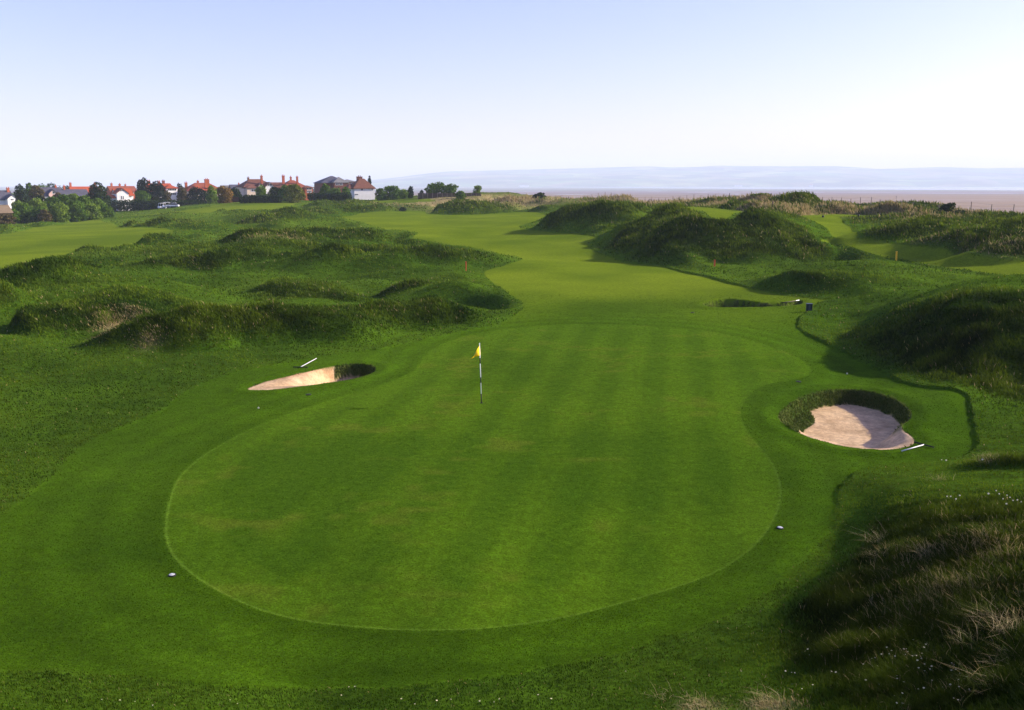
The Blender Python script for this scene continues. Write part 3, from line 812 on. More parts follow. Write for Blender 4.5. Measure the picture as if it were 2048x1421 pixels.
def courses(name, col, col2, size=.3, var=.2):
    """brick or tile: courses of rows with colour variation"""
    m, nt, p = newmat(name)
    co = nt.nodes.new('ShaderNodeTexCoord')
    mp = nt.nodes.new('ShaderNodeMapping'); mp.inputs['Scale'].default_value = (.8 / size, .8 / size, 1.6 / size); link(nt, co.outputs['Object'], mp.inputs['Vector'])
    v = nt.nodes.new('ShaderNodeTexVoronoi'); v.inputs['Scale'].default_value = 1.0; link(nt, mp.outputs[0], v.inputs['Vector'])
    big = noise(nt, .5, 4, .6, co.outputs['Object'])
    sp = nt.nodes.new('ShaderNodeSeparateColor'); link(nt, v.outputs['Color'], sp.inputs[0])
    ad = nt.nodes.new('ShaderNodeMath'); ad.operation = 'MULTIPLY_ADD'; ad.inputs[1].default_value = .5; link(nt, sp.outputs[0], ad.inputs[0]); link(nt, maprange(nt, big.outputs[0], .3, .7, 0, .5), ad.inputs[2])
    r = nt.nodes.new('ShaderNodeValToRGB'); link(nt, ad.outputs[0], r.inputs[0])
    r.color_ramp.elements[0].color = (*col, 1); r.color_ramp.elements[1].color = (*col2, 1)
    link(nt, r.outputs[0], p.inputs['Base Color']); p.inputs['Roughness'].default_value = .85; p.inputs['Specular IOR Level'].default_value = .15
    return m

MT = dict(
 white=plain('white render', (.80, .77, .72), .8, .07, 1.2), cream=plain('cream render', (.66, .52, .38), .8, .1, 1.2), pink=plain('pink render', (.60, .40, .34), .8, .1),
 brick=courses('red brick', (.30, .075, .035), (.46, .13, .06), .22), brown_brick=courses('brown brick', (.13, .05, .035), (.22, .09, .06), .22),
 red=courses('red clay tiles', (.31, .056, .02), (.43, .095, .034), .35), brown=courses('brown clay tiles', (.115, .048, .032), (.20, .082, .05), .35), rust=courses('weathered red tiles', (.20, .056, .032), (.31, .09, .047), .35),
 slate=courses('slate', (.055, .052, .07), (.10, .095, .12), .35), grey=courses('grey tiles', (.13, .125, .12), (.21, .20, .19), .35), olive=courses('mossy tiles', (.16, .12, .07), (.25, .18, .11), .35),
 glass=plain('window glass', (.02, .025, .03), .1, .2, 1, .5), frame=plain('white paint', (.78, .78, .76), .45, .06, 4), dark=plain('black paint', (.012, .012, .013), .5, .3, 5),
 timber=plain('dark timber', (.07, .045, .03), .8, .3, 6), wood=plain('weathered wood', (.24, .19, .14), .85, .35, 9), pale_wood=plain('pale wood', (.52, .42, .30), .85, .2, 9), wire=plain('fence wire', (.16, .15, .14), .5, .2, 9),
 yellow=plain('yellow cloth', (.86, .60, .010), .75, .08, 14), yellow_paint=plain('yellow paint', (.75, .42, .02), .5, .12, 14), red_paint=plain('red paint', (.62, .10, .03), .5, .12, 14),
 teal=plain('dark teal plastic', (.012, .028, .026), .4, .2, 8), teal_light=plain('grey blue panel', (.05, .07, .07), .4, .2, 8),
 plastic=plain('pale plastic', (.44, .44, .42), .35, .1, 30), rubber=plain('black rubber', (.015, .015, .015), .6, .2, 20), silver=plain('rake handle', (.70, .69, .66), .35, .08, 20),
 stem=plain('flower stem', (.06, .13, .02), .7, .2, 30), petal=plain('white petals', (.80, .74, .46), .6, .1, 90), clock=plain('dandelion seed head', (.86, .80, .62), .9, .25, 160, bump=.01), bark=plain('bark', (.09, .065, .045), .9, .4, 6), brickwall=courses('old garden brick', (.07, .028, .022), (.13, .05, .035), .22))
M_LEAF = blade_material('leaves', .25)

def zat(v, D):
    dx, dy, dz = ray(1024, v)
    return CAMZ + float(dz / dy) * D

def xat(u, D, v=390):
    dx, dy, dz = ray(u, v)
    return float(dx / dy) * D

# ------------------------------------------------------------------ houses along the links
def roof_mesh(kind, x0, x1, y0, y1, ze, zr, inset, oh=.35):
    m = MB(); x0 -= oh; x1 += oh; y0 -= oh; y1 += oh; t = .16
    ym = (y0 + y1) / 2; xm = (x0 + x1) / 2
    lo = [(x0, y0, ze - t), (x1, y0, ze - t), (x1, y1, ze - t), (x0, y1, ze - t)]; hi = [(a, b, ze) for a, b, _ in lo]
    bf = [(0, 3, 2, 1)] + [(i, (i + 1) % 4, 4 + (i + 1) % 4, 4 + i) for i in range(4)]
    if kind == 'gable':      # ridge along the street
        m.poly(lo + hi + [(x0, ym, zr), (x1, ym, zr)], bf + [(4, 5, 9, 8), (6, 7, 8, 9), (5, 6, 9), (7, 4, 8)])
    elif kind == 'front':    # gable facing the links
        m.poly(lo + hi + [(xm, y0, zr), (xm, y1, zr)], bf + [(5, 6, 9, 8), (7, 4, 8, 9), (4, 5, 8), (6, 7, 9)])
    elif kind == 'pyramid':
        q = inset
        m.poly(lo + hi + [(xm - q, ym - q, zr), (xm + q, ym - q, zr), (xm + q, ym + q, zr), (xm - q, ym + q, zr)],
               bf + [(4, 5, 9, 8), (5, 6, 10, 9), (6, 7, 11, 10), (7, 4, 8, 11), (8, 9, 10, 11)])
    else:                    # hip
        q = min(inset, (x1 - x0) / 2 - .05)
        m.poly(lo + hi + [(x0 + q, ym, zr), (x1 - q, ym, zr)], bf + [(4, 5, 9, 8), (6, 7, 8, 9), (5, 6, 9), (7, 4, 8)])
    return m

def house(label, D, blocks, chimneys=(), windows=(), cat='house', name='house'):
    u0 = min(b[1] for b in blocks); u1 = max(b[2] for b in blocks)
    xc = xat((u0 + u1) / 2, D)
    gz = min(float(ground(xat(u0, D), D)), float(ground(xat(u1, D), D)), float(ground(xc, D + 5)))
    root = thing(name, (xc, D, gz), label, cat, None, math.atan2(-xc, D) + R(13))
    X = lambda u: (xat(u, D) - xc) * .97
    Z = lambda v: zat(v, D) - gz
    first = None; clash = 0
    for (kind, a, b, ve, vr, yo, dp, wm, rm, ins) in blocks:
        x0, x1 = X(a), X(b); ze, zr = Z(ve), Z(vr)
        w = MB()
        if kind == 'front':
            xm = (x0 + x1) / 2
            w.poly([(x0, yo, -1), (x1, yo, -1), (x1, yo, ze), (xm, yo, zr - .22), (x0, yo, ze), (x0, yo + dp, -1), (x1, yo + dp, -1), (x1, yo + dp, ze), (xm, yo + dp, zr - .22), (x0, yo + dp, ze)],
                   [(0, 1, 2, 3, 4), (9, 8, 7, 6, 5), (1, 6, 7, 2), (5, 0, 4, 9), (2, 7, 8, 3), (4, 3, 8, 9), (0, 5, 6, 1)])
        elif kind == 'gable':
            ym = yo + dp / 2
            w.poly([(x0, yo, -1), (x1, yo, -1), (x1, yo + dp, -1), (x0, yo + dp, -1), (x0, yo, ze), (x1, yo, ze), (x1, yo + dp, ze), (x0, yo + dp, ze), (x0, ym, zr - .22), (x1, ym, zr - .22)],
                   [(0, 1, 5, 4), (2, 3, 7, 6), (1, 2, 6, 9, 5), (3, 0, 4, 8, 7), (4, 5, 9, 8), (6, 7, 8, 9), (0, 3, 2, 1)])
        else:
            w.box(x0, x1, yo, yo + dp, -1, ze - .17)
        w.build('wall', MT[wm], root)
        r = roof_mesh(kind, x0, x1, yo, yo + dp, ze, zr, ins, .12 if kind in ('gable', 'front') and False else .35)
        if kind in ('gable', 'front'):
            r = open_roof(kind, x0, x1, yo, yo + dp, ze, zr)
        ro = r.build('roof', MT[rm], root)
        if first is None: first = ro
    for (u, vt, vb, w, yo, mat) in chimneys:
        x = X(u); h = w * D / FPX / 2
        c = MB().box(x - h, x + h, yo - .45, yo + .45, Z(vb), Z(vt) - .25).box(x - h - .07, x + h + .07, yo - .52, yo + .52, Z(vt) - .25, Z(vt) - .05)
        for q in ((-.22, .22) if h > .35 else (0,)):
            c.tube((x + q * 1.2, yo, Z(vt) - .05), (x + q * 1.2, yo, Z(vt) + .35), .13, .11, 7)
        c.build('chimney', MT[mat], first)
    for (a, b, vt, vb, yo, n) in windows:
        x0, x1, z0, z1 = X(a), X(b), Z(vb), Z(vt)
        f = MB(); t = .09
        f.box(x0 - t, x1 + t, yo - .07, yo + .02, z0 - t, z0).box(x0 - t, x1 + t, yo - .07, yo + .02, z1, z1 + t).box(x0 - t, x0, yo - .065, yo + .02, z0, z1).box(x1, x1 + t, yo - .065, yo + .02, z0, z1)
        for k in range(1, n):
            xx = x0 + (x1 - x0) * k / n; f.box(xx - .04, xx + .04, yo - .06, yo + .02, z0, z1)
        fo = f.build('window', MT['frame'], root)
        MB().box(x0, x1, yo - .03, yo + .01, z0, z1).build('pane', MT['glass'], fo)
    return root

def open_roof(kind, x0, x1, y0, y1, ze, zr, oh=.3, t=.14):
    """two pitched slabs with verges, so that the gable wall below shows"""
    m = MB()
    if kind == 'gable':
        ym = (y0 + y1) / 2; s = (zr - ze) / (ym - y0)
        a = [(y0 - oh, ze - oh * s), (ym, zr), (y1 + oh, ze - oh * s)]
        prof = [a[0], a[1], a[2], (a[2][0], a[2][1] - t), (ym, zr - t * 1.3), (a[0][0], a[0][1] - t)]
        pts = [(x0 - oh, p, q) for p, q in prof] + [(x1 + oh, p, q) for p, q in prof]
    else:
        xm = (x0 + x1) / 2; s = (zr - ze) / (xm - x0)
        a = [(x0 - oh, ze - oh * s), (xm, zr), (x1 + oh, ze - oh * s)]
        prof = [a[0], a[1], a[2], (a[2][0], a[2][1] - t), (xm, zr - t * 1.3), (a[0][0], a[0][1] - t)]
        pts = [(p, y0 - oh, q) for p, q in prof] + [(p, y1, q) for p, q in prof]
    m.poly(pts, [(0, 1, 7, 6), (1, 2, 8, 7), (2, 3, 9, 8), (3, 4, 10, 9), (4, 5, 11, 10), (5, 0, 6, 11), (0, 5, 4, 1), (1, 4, 3, 2), (6, 7, 10, 11), (7, 8, 9, 10)])
    return m

house('white gabled house with dark slate roof at the far left edge of the links', 300,
      [('gable', -45, 24, 399, 381.5, 0, 9, 'white', 'slate', 0), ('front', 8, 27, 397, 389, -3, 5, 'white', 'slate', 0)], [(21, 376.5, 386, 4.5, 4, 'brick')], [(14, 19, 398, 401, -3, 2)])
house('house with a slate roof, white gable end and small dormer, above the green thicket', 312,
      [('gable', 80, 124, 392, 375, 0, 10, 'white', 'slate', 0), ('front', 97, 113, 387, 379, -.6, 5, 'pink', 'slate', 0), ('front', 70, 90, 394, 377, 1, 6, 'pink', 'olive', 0)], [(119, 371.5, 377, 3, 5, 'brick')], [(104.5, 108, 384, 388, -.6, 1)])
house('long low house with plain slate roof, left of the round dark tree', 332,
      [('gable', 126, 178, 392, 379, 0, 10, 'pink', 'slate', 0)], [(137, 371.5, 381, 3, 5, 'brick')], [(166, 172, 393, 396, 0, 3)])
house('house showing only a bright red ridge and two chimneys behind the slate roof', 385,
      [('gable', 147, 204, 386, 373.5, 0, 10, 'brick', 'red', 0)], [(149.5, 366, 375, 3.5, 5, 'brick'), (196.5, 365.5, 375, 3.2, 5, 'brick')], [(170, 176, 387, 391, 0, 3)])
house('white cottage with red roof and a broad clipped gable facing the links', 314,
      [('gable', 234, 266, 390.5, 377.5, 0, 9, 'white', 'red', 0), ('front', 231, 254, 386, 376.5, -2, 7, 'white', 'rust', 0), ('hip', 216, 235, 396, 388.5, -1, 6, 'white', 'red', 2.5)], [],
      [(238, 246, 380.2, 382.6, -2, 3), (239, 240.8, 392.5, 399, -2, 1), (242.6, 244.2, 392.5, 399, -2, 1), (257, 262, 392.5, 395.5, 0, 3)])
house('brick house with long red roof and three chimneys, behind the white cottage', 362,
      [('gable', 224, 274, 383, 372.5, 0, 10, 'brick', 'rust', 0)], [(231, 367, 375, 3.2, 5, 'brick'), (247, 368, 375, 3, 5, 'brick'), (258, 369, 375, 2.4, 5, 'brick')], [(262, 267, 384, 387, 0, 2)])
house('red roofed house with timbered gable and white bay, right of the dark pines', 334,
      [('gable', 300, 347, 377, 367, 0, 10, 'brick', 'red', 0), ('front', 307, 323, 382, 373, -2.5, 7, 'white', 'rust', 0), ('hip', 331, 353, 376.5, 369.5, -2, 7, 'white', 'red', 2.5)],
      [(306, 361.5, 372, 4.5, 5, 'brick'), (325.5, 362.5, 372, 4, 5, 'brick'), (335, 361.5, 372, 4.5, 5, 'brown_brick')], [(334, 350, 378, 381.5, -2, 5), (311, 318, 378.5, 382, -2.5, 3), (335, 349, 386, 390, -2, 4)])
house('red hipped house with one huge brick chimney, above the dark garden bushes', 330,
      [('hip', 376, 448, 382, 366, 0, 11, 'cream', 'rust', 4.2), ('hip', 380, 412, 383, 371, -2.5, 7, 'cream', 'red', 3)],
      [(416.5, 358.5, 376, 8.5, 1, 'brick'), (378.5, 365.5, 382, 4.5, 4, 'brick'), (405, 361.8, 370, 3.2, 6, 'brick'), (426, 361.8, 370, 3, 6, 'brick')], [(392, 400, 386, 390, -2.5, 3), (430, 440, 385, 389, 0, 3)])
house('small far house with grey roof, right of the red hipped house', 430,
      [('gable', 447, 466, 377, 371, 0, 8, 'brown_brick', 'grey', 0)], [], [(454, 459, 378, 380, 0, 2)])
house('small far house with slate roof and white gable, left of the brown hipped house', 410,
      [('gable', 465, 488, 379, 369.5, 0, 8, 'brown_brick', 'slate', 0), ('front', 466, 478, 379, 374, -1.5, 5, 'white', 'slate', 0)], [(483, 366.5, 373, 2.2, 4, 'brick')], [(470, 474, 379, 381.5, -1.5, 2)])
house('large house with brown hipped roof, white bay windows and cream wing', 302,
      [('hip', 489, 551, 374, 358.5, 0, 12, 'cream', 'brown', 3.4), ('front', 529, 547, 373.5, 364.5, -2, 7, 'white', 'brown', 0), ('hip', 490, 514, 376, 370, -3, 6, 'cream', 'brown', 3), ('front', 516.5, 525.5, 371, 366.5, -1.2, 6, 'white', 'brown', 0)],
      [(506, 355, 362, 3, 6, 'brown_brick'), (527, 351.5, 368, 3.6, 1.5, 'brick')], [(499, 508, 379, 383, -3, 2), (518.5, 523.5, 368.6, 371, -1.2, 2), (534, 542, 368.5, 372, -2, 2), (509, 513, 377, 386, -3, 2)])
house('house with rust coloured roof and tall red chimneys, ending in a brick bay', 312,
      [('hip', 567, 619, 376, 360.5, 0, 12, 'brick', 'rust', 4), ('hip', 608, 624, 375.5, 371.5, -2.5, 7, 'brick', 'brown', 1.4), ('gable', 549, 572, 374, 365, 2, 8, 'brown_brick', 'brown', 0)],
      [(571, 351.5, 368, 4.5, 2.5, 'brick'), (592.5, 353.5, 364, 2.8, 7, 'brick'), (599.5, 353.2, 368, 3.2, 2.5, 'brick')], [(612, 621, 376.5, 379.5, -2.5, 3), (612, 621, 382, 385.5, -2.5, 3), (600, 606, 378, 381, 0, 2)])
house('brick house with large dark slate hipped roof and white eaves', 335,
      [('hip', 645, 704, 366, 352, 2, 13, 'brown_brick', 'slate', 5.2), ('hip', 667, 696, 365.2, 354, -1.5, 8, 'brown_brick', 'grey', 4.5), ('hip', 688, 713, 363.6, 359, -.6, 8, 'brick', 'grey', 2.5)],
      [], [(670, 676, 367, 370.5, -1.5, 2), (678, 684, 367, 370.5, -1.5, 2), (693, 698, 366.5, 369.5, -.6, 2), (701, 707, 366.5, 369.5, -.6, 2)])
house('white cottage with steep brown pyramid roof topped by a massive square chimney', 290,
      [('pyramid', 708, 751, 377, 357.5, 0, 8, 'white', 'brown', .75), ('hip', 698, 714, 377.3, 367.5, .6, 6, 'white', 'brown', 1.3), ('gable', 742, 752, 375.5, 370.5, 3, 5, 'white', 'brown', 0)],
      [(725.5, 353, 361, 11, 4, 'brown_brick')], [(722.5, 726, 378.2, 381, 0, 1), (745, 746.5, 378.2, 381, 0, 1), (708.5, 716, 388.4, 390, 0, 1)])
house('low shed with mossy brown roof at the foot of the thicket, far left', 208,
      [('gable', -60, 17, 425, 411, 0, 7, 'timber', 'olive', 0)], [], [(-30, -20, 428, 431, 0, 2)], cat='shed', name='shed')
house('tiny white warehouse on the far shore, left end of the hills', 7150, [('gable', 1040, 1058, 371.6, 370.4, 0, 40, 'white', 'grey', 0)], [], [], cat='warehouse', name='warehouse')
house('tiny white building on the far shore below the middle of the hills', 7160, [('gable', 1470, 1484, 371.2, 370.0, 0, 30, 'white', 'grey', 0)], [], [], cat='building', name='far_building')
house('tiny pale house on the far shore, farthest right', 7180, [('gable', 1619, 1625, 370.6, 368.8, 0, 20, 'white', 'rust', 0)], [], [], cat='house', name='house')

# ------------------------------------------------------------------ trees, shrubs, hedge
def leafy(name, centers, radii, n, c1, c2, size, parent=None, seed=1, squash=1.0):
    r = np.random.default_rng(seed)
    C = np.asarray(centers, float); Rr = np.asarray(radii, float)
    w = Rr[:, 0] * Rr[:, 2]; k = np.searchsorted(np.cumsum(w) / w.sum(), r.random(n)); k = np.clip(k, 0, len(C) - 1)
    d = r.normal(0, 1, (n, 3)); d /= np.linalg.norm(d, axis=1)[:, None]
    rad = .55 + .5 * r.random(n) ** .6
    P = C[k] + d * Rr[k] * rad[:, None]
    a = r.normal(0, 1, (n, 3)) + d * .8; a /= np.linalg.norm(a, axis=1)[:, None]
    t = np.cross(a, r.normal(0, 1, (n, 3))); t /= np.linalg.norm(t, axis=1)[:, None]
    b = np.cross(a, t)
    s = size * r.uniform(.5, 1.25, n)[:, None]
    V = np.stack([P - t * s, P + b * s * .6, P + t * s, P - b * s * .6], 1).reshape(-1, 3)
    F = np.arange(4 * n).reshape(n, 4)
    o = quick_mesh(name, V, F, M_LEAF, smooth=False, parent=parent)
    cl = r.random(len(C))[k]
    q = np.clip(.45 * cl + .75 * r.random(n) - .1, 0, 1)
    c = mix(np.asarray(c1, float)[None], np.asarray(c2, float)[None], q)
    cc = np.ones((n, 4, 4), np.float32); cc[:, :, :3] = c[:, None, :]
    at_ = o.data.color_attributes.new('cover', 'FLOAT_COLOR', 'POINT'); at_.data.foreach_set('color', cc.ravel())
    return o

_seed = [100]
LEAF = dict(dark=((.010, .022, .008), (.035, .060, .014)), deep=((.008, .014, .010), (.022, .032, .018)), mid=((.035, .085, .008), (.120, .200, .018)), light=((.07, .135, .012), (.19, .27, .03)), yellow=((.07, .10, .010), (.22, .22, .03)), brown=((.07, .055, .022), (.14, .11, .04)), rust=((.10, .07, .015), (.28, .16, .03)))
def tree(label, u0, u1, vt, D, col, shape='round', name='tree', cat='tree', group=None, clear=.12, dens=1.0, sink=0.0, hmax=99):
    _seed[0] += 1; r = random.Random(_seed[0])
    uc = (u0 + u1) / 2; x = xat(uc, D); gz = float(ground(x, D)) - sink
    Wm = (u1 - u0) / FPX * D / 2; Hm = min(hmax, max(.5, zat(vt, D) - gz))
    root = thing(name, (x, D, gz), label, cat, group)
    dp = max(Wm * .9, .6)
    cs, rs = [], []
    nc = 16 if Hm > 2 else 9
    for k in range(nc):
        t = (k + .5) / nc; ang = k * 2.4 + r.random()
        hz_ = clear + (1 - clear) * t
        if shape == 'cone': prof = (1 - t) ** .8 * .9 + .08
        elif shape == 'wind': prof = .55 + .35 * math.sin(t * 3.0)
        elif shape == 'tall': prof = .75 * math.sin(.5 + t * 2.4)
        else: prof = math.sin(.55 + t * 2.3)
        sx = (t * .55 - .22) * Wm if shape == 'wind' else 0
        rr = .30 + .16 * r.random()
        px = math.cos(ang) * prof * Wm * (.72 - rr * .4) + sx + r.uniform(-.08, .08) * Wm
        py = math.sin(ang) * prof * dp * .6
        pz = Hm * (hz_ - rr * .12) * (1 if shape != 'round' else .96)
        cs.append((px, py, min(pz, Hm * (1 - rr * .20)))); rs.append((Wm * rr * 1.15, dp * rr, Hm * rr * .42))
    px_area = (u1 - u0) * (Hm / D * FPX)
    n = int(np.clip(px_area * 1.6 * dens, 160, 4200))
    leafy('crown', cs, rs, n, *LEAF[col], size=max(.07, min(.34, D * .00115)), parent=root, seed=_seed[0])
    tr = MB(); th = Hm * .55; rad = max(.04, Hm * .022)
    tr.tube((0, 0, -.3), (0, 0, th * .4), rad * 1.4, rad, 7).tube((0, 0, th * .4), (cs[-1][0] * .4, 0, th), rad, rad * .55, 7)
    for k in range(5):
        c = cs[(k * 3 + 2) % nc]; tr.tube((0, 0, th * (.3 + .1 * k)), (c[0] * .8, c[1] * .8, c[2]), rad * .5, rad * .2, 5)
    tr.build('trunk', MT['bark'], root)
    return root

g_th = 'shrubs of the thicket at the far left'
TH = [(-34,28,430,172,'brown'),(-5,40,420,186,'mid'),(20,66,409,190,'mid'),(18,58,403,205,'light'),(48,92,399,208,'light'),(52,98,416,188,'mid'),(80,126,396,212,'mid'),(72,100,420,186,'brown'),(94,138,408,192,'light'),(104,150,391,214,'mid'),(128,172,402,196,'mid'),(126,168,389.5,216,'light'),(150,190,393,214,'mid'),(160,202,408,200,'light'),(172,212,399,218,'mid'),(186,228,412,206,'mid'),(100,130,389,222,'brown'),(60,96,392,222,'dark')]
THL = ['brownish shrub at the left edge, in front of the shed', 'dark green shrub just right of the shed roof, lower row', 'mid green shrub below the white gabled house, lower row', 'pale green shrub directly under the white gabled house', 'pale green shrub second in the upper row of the thicket', 'mid green shrub beside the brown bush, lower row', 'green shrub in the upper row, left of the middle of the thicket', 'brown bare bush at the front of the thicket', 'pale green shrub just right of the front brown bush', 'green shrub under the slate dormer house', 'mid green shrub in the lower row, right half of the thicket', 'pale shrub at the highest part of the thicket, under the long slate roof', 'green shrub left of the round dark tree', 'pale green shrub in the lower row near the right end of the thicket', 'mid green shrub in front of the round dark tree', 'last low shrub at the right end of the thicket', 'small brown bush behind the top of the thicket', 'dark shrub behind the upper row of the thicket']
for (a, b, vt, D, c), l in zip(TH, THL): tree(l, a, b, vt, D + 32, c, 'round', 'shrub', 'shrub', g_th, .02, 1.2)
g_gt = 'garden trees among the houses'
for l, a, b, vt, D, c, s in [
 ('dark evergreen beside the white gabled house at the far left', 26, 58, 372.5, 285, 'dark', 'round'), ('green tree with pale top right of the far left evergreen', 48, 74, 369, 290, 'mid', 'round'), ('brown leafless tree left of the slate dormer house', 58, 92, 373, 282, 'brown', 'round'),
 ('distant tree line crown above the slate dormer house', 66, 104, 369.5, 420, 'mid', 'round'), ('distant dark crown above the dormer roof', 88, 126, 368, 430, 'dark', 'round'), ('distant dark tree left of the red ridge', 118, 150, 373, 425, 'dark', 'round'),
 ('large round dark tree between the slate roofs and white cottage', 172, 217, 368, 262, 'dark', 'round'), ('low bush left of the white cottage', 204, 226, 392, 298, 'dark', 'round'),
 ('tall dark pine right of the white cottage', 268, 302, 360, 303, 'deep', 'wind'), ('dark pine leaning against the timbered house', 284, 330, 368, 306, 'deep', 'wind'), ('grey green bush at the foot of the pines', 262, 306, 384, 300, 'mid', 'round'), ('flat topped dark tree between timbered and hipped houses', 350, 372, 369, 360, 'deep', 'round'),
 ('bare brown tree in front of the white bay', 322, 344, 382, 312, 'brown', 'round'), ('bare pinkish tree left of the hipped house', 352, 378, 377, 308, 'brown', 'round'), ('very dark bush under the hipped red house', 372, 420, 377, 302, 'deep', 'round'),
 ('yellow green willow beside the huge chimney', 411, 436, 372, 278, 'light', 'round'), ('rusty orange bush right of the willow', 428, 468, 373.5, 282, 'rust', 'round'), ('dark tree in front of the small far houses', 456, 482, 376, 290, 'dark', 'round'),
 ('pale green tree in front of the brown hipped house', 510, 536, 373, 270, 'light', 'round'), ('dark bush between the two hipped brown houses', 534, 564, 374, 274, 'dark', 'round'), ('green bush left of the yellow one', 556, 584, 372, 270, 'mid', 'round'), ('broad yellow green bush before the tall red chimneys', 566, 609, 370, 265, 'yellow', 'round'),
 ('distant hazy tree in the gap between the houses', 618, 646, 374, 460, 'brown', 'round'), ('light green tree under the left eaves of the slate house', 638, 664, 368.5, 290, 'mid', 'round'), ('green bush before the slate house', 656, 686, 376, 282, 'mid', 'round'), ('green bush touching the pyramid roof cottage', 680, 704, 375, 280, 'mid', 'round'),
 ('narrow dark conifer behind the pyramid roof', 734, 746, 355, 330, 'deep', 'cone'), ('small green bush right of the pyramid roof cottage', 750, 774, 377, 282, 'mid', 'round'), ('broad green tree right of the pyramid roof cottage', 764, 806, 372.5, 284, 'mid', 'round'), ('low pale bush at the end of the broad green tree', 796, 822, 380, 280, 'light', 'round'), ('small upright tree standing alone before the water', 815, 829, 374, 276, 'dark', 'tall'), ('tiny dark bush left of the windswept trees', 838, 848, 381, 270, 'dark', 'round'),
 ('taller windswept tree on the dunes by the wooden fence', 847, 886, 367, 272, 'mid', 'wind'), ('greyer windswept tree right of the taller one', 880, 916, 370, 272, 'mid', 'wind'), ('round dark bush on the wooden fence line', 910, 932, 382.5, 262, 'mid', 'round'), ('small windswept tree at the end of the wooden fence', 944, 962, 372.5, 270, 'light', 'wind')]:
    tree(l, a, b, vt, D, c, s, 'tree' if 'bush' not in l else 'bush', 'tree' if 'bush' not in l else 'bush', g_gt, .06)
g_ds = 'scrub bushes on the seaward dunes'
for l, a, b, vt, D in [
 ('nearly black bush alone on the dune crest by the sand', 1064, 1093, 386, 232), ('low scrub left of the leaning wooden frame', 1500, 1545, 395.5, 164), ('low scrub under the leaning wooden frame', 1535, 1585, 397.5, 158), ('dark scrub at the first fence posts right of the frame', 1575, 1625, 401.5, 152), ('dark scrub in the middle of the fence', 1615, 1665, 407, 146), ('dark scrub behind the second tee', 1655, 1705, 409.5, 142), ('dark scrub where the fence bends', 1698, 1745, 411.5, 138), ('thin scrub right of the second tee', 1742, 1790, 413, 134),
 ('thin scrub further right along the fence', 1785, 1835, 415, 128), ('low scrub left of the bent thorn tree', 1828, 1885, 419, 122), ('low scrub right of the bent thorn tree', 1895, 1945, 424, 118), ('low green scrub on the first tee bank', 1455, 1500, 402, 165), ('small dark scrub on the crest left of the first tee', 1195, 1230, 401.5, 205), ('small dark scrub on the crest before the sands', 1236, 1272, 402, 200)]:
    tree(l, a, b, vt, D, 'dark' if D < 160 or D > 220 else 'mid', 'round', 'scrub_bush', 'bush', g_ds, .0, 1.3, .15)
tree('bent thorn tree with flat windswept crown on the right dune', 1880, 1914, 407.5, 116, 'dark', 'wind', 'thorn_tree', 'tree', None, .35, .7)
tree('small dark bush on the far rough right of the white cottage', 797, 813, 399, 225, 'dark', 'round', 'bush', 'bush', None, .0, hmax=.95)

def hedge(label, u0, u1, vt0, vt1, D0, D1, thick, cols, name='hedge'):
    _seed[0] += 1
    n = 34; us = np.linspace(u0, u1, n); Ds = np.linspace(D0, D1, n); vts = np.linspace(vt0, vt1, n)
    xs_ = np.array([xat(u, d) for u, d in zip(us, Ds)]); gz = ground(xs_, Ds); zt = np.array([zat(v, d) for v, d in zip(vts, Ds)])
    h = np.maximum(zt - gz, .8)
    root = thing(name, (xs_.mean(), Ds.mean(), gz.mean()), label, 'hedge')
    step = abs(u1 - u0) / FPX * D0 / n
    C = np.stack([xs_ - xs_.mean(), Ds - Ds.mean(), gz - gz.mean() + h * .52], 1); Rr = np.stack([np.full(n, step * 1.3), np.full(n, thick), h * .5], 1)
    leafy('foliage', C, Rr, int((u1 - u0) * 26), *LEAF[cols], size=.32, parent=root, seed=_seed[0])
    tr = MB()
    for c, hh in zip(C, h): tr.tube((c[0], c[1], c[2] - hh * .52 - .2), (c[0] + .1, c[1], c[2] + hh * .2), .08, .04, 5)
    tr.build('stems', MT['bark'], root)
hedge('long dark green hedge behind the parked buggies', 218, 404, 400.5, 401, 295, 293, 1.6, 'dark')
hedge('low dark hedge in front of the slate house and pyramid roof cottage', 618, 700, 386, 386, 272, 272, 1.0, 'dark')
hedge('low dark hedge before the brown hipped house', 480, 560, 391, 390, 262, 262, 1.0, 'dark')

def garden_wall(label, u0, u1, vt, D, mat, name, cat, pale=None):
    xs_ = np.linspace(xat(u0, D), xat(u1, D), 14); gz = ground(xs_, np.full(14, D)); g0 = gz.mean(); x0 = xs_.mean()
    root = thing(name, (x0, D, g0), label, cat)
    zt = zat(vt, D) - g0
    if mat == 'timber':
        m = MB(); k = 0; x = xs_[0]
        while x < xs_[-1]:
            hh = max(.75, min(zt, 1.2)) + .06 * random.uniform(-1, 1)
            m.box(x - x0, x - x0 + .13, 0, .03, -.8, hh); x += .145
        m.build('boards', MT['timber'], root)
        for x in xs_: MB().box(x - x0 - .06, x - x0 + .06, -.13, -.005, -.8, max(.75, min(zt, 1.2)) + .1).build('post', MT['wood'], root)
    else:
        MB().box(xs_[0] - x0, xs_[-1] - x0, 0, .25, -1.5, max(.8, zt) - .08).build('wall', MT[mat], root)
        MB().box(xs_[0] - x0, xs_[-1] - x0, -.04, .29, max(.8, zt) - .08, max(.8, zt)).build('coping', MT['brown_brick'], root)
garden_wall('dark red garden wall below the rusty orange bush', 418, 522, 394.5, 287, 'brickwall', 'garden_wall', 'wall')
garden_wall('weathered dark board fence under the windswept trees', 836, 962, 385.5, 266, 'timber', 'board_fence', 'fence')

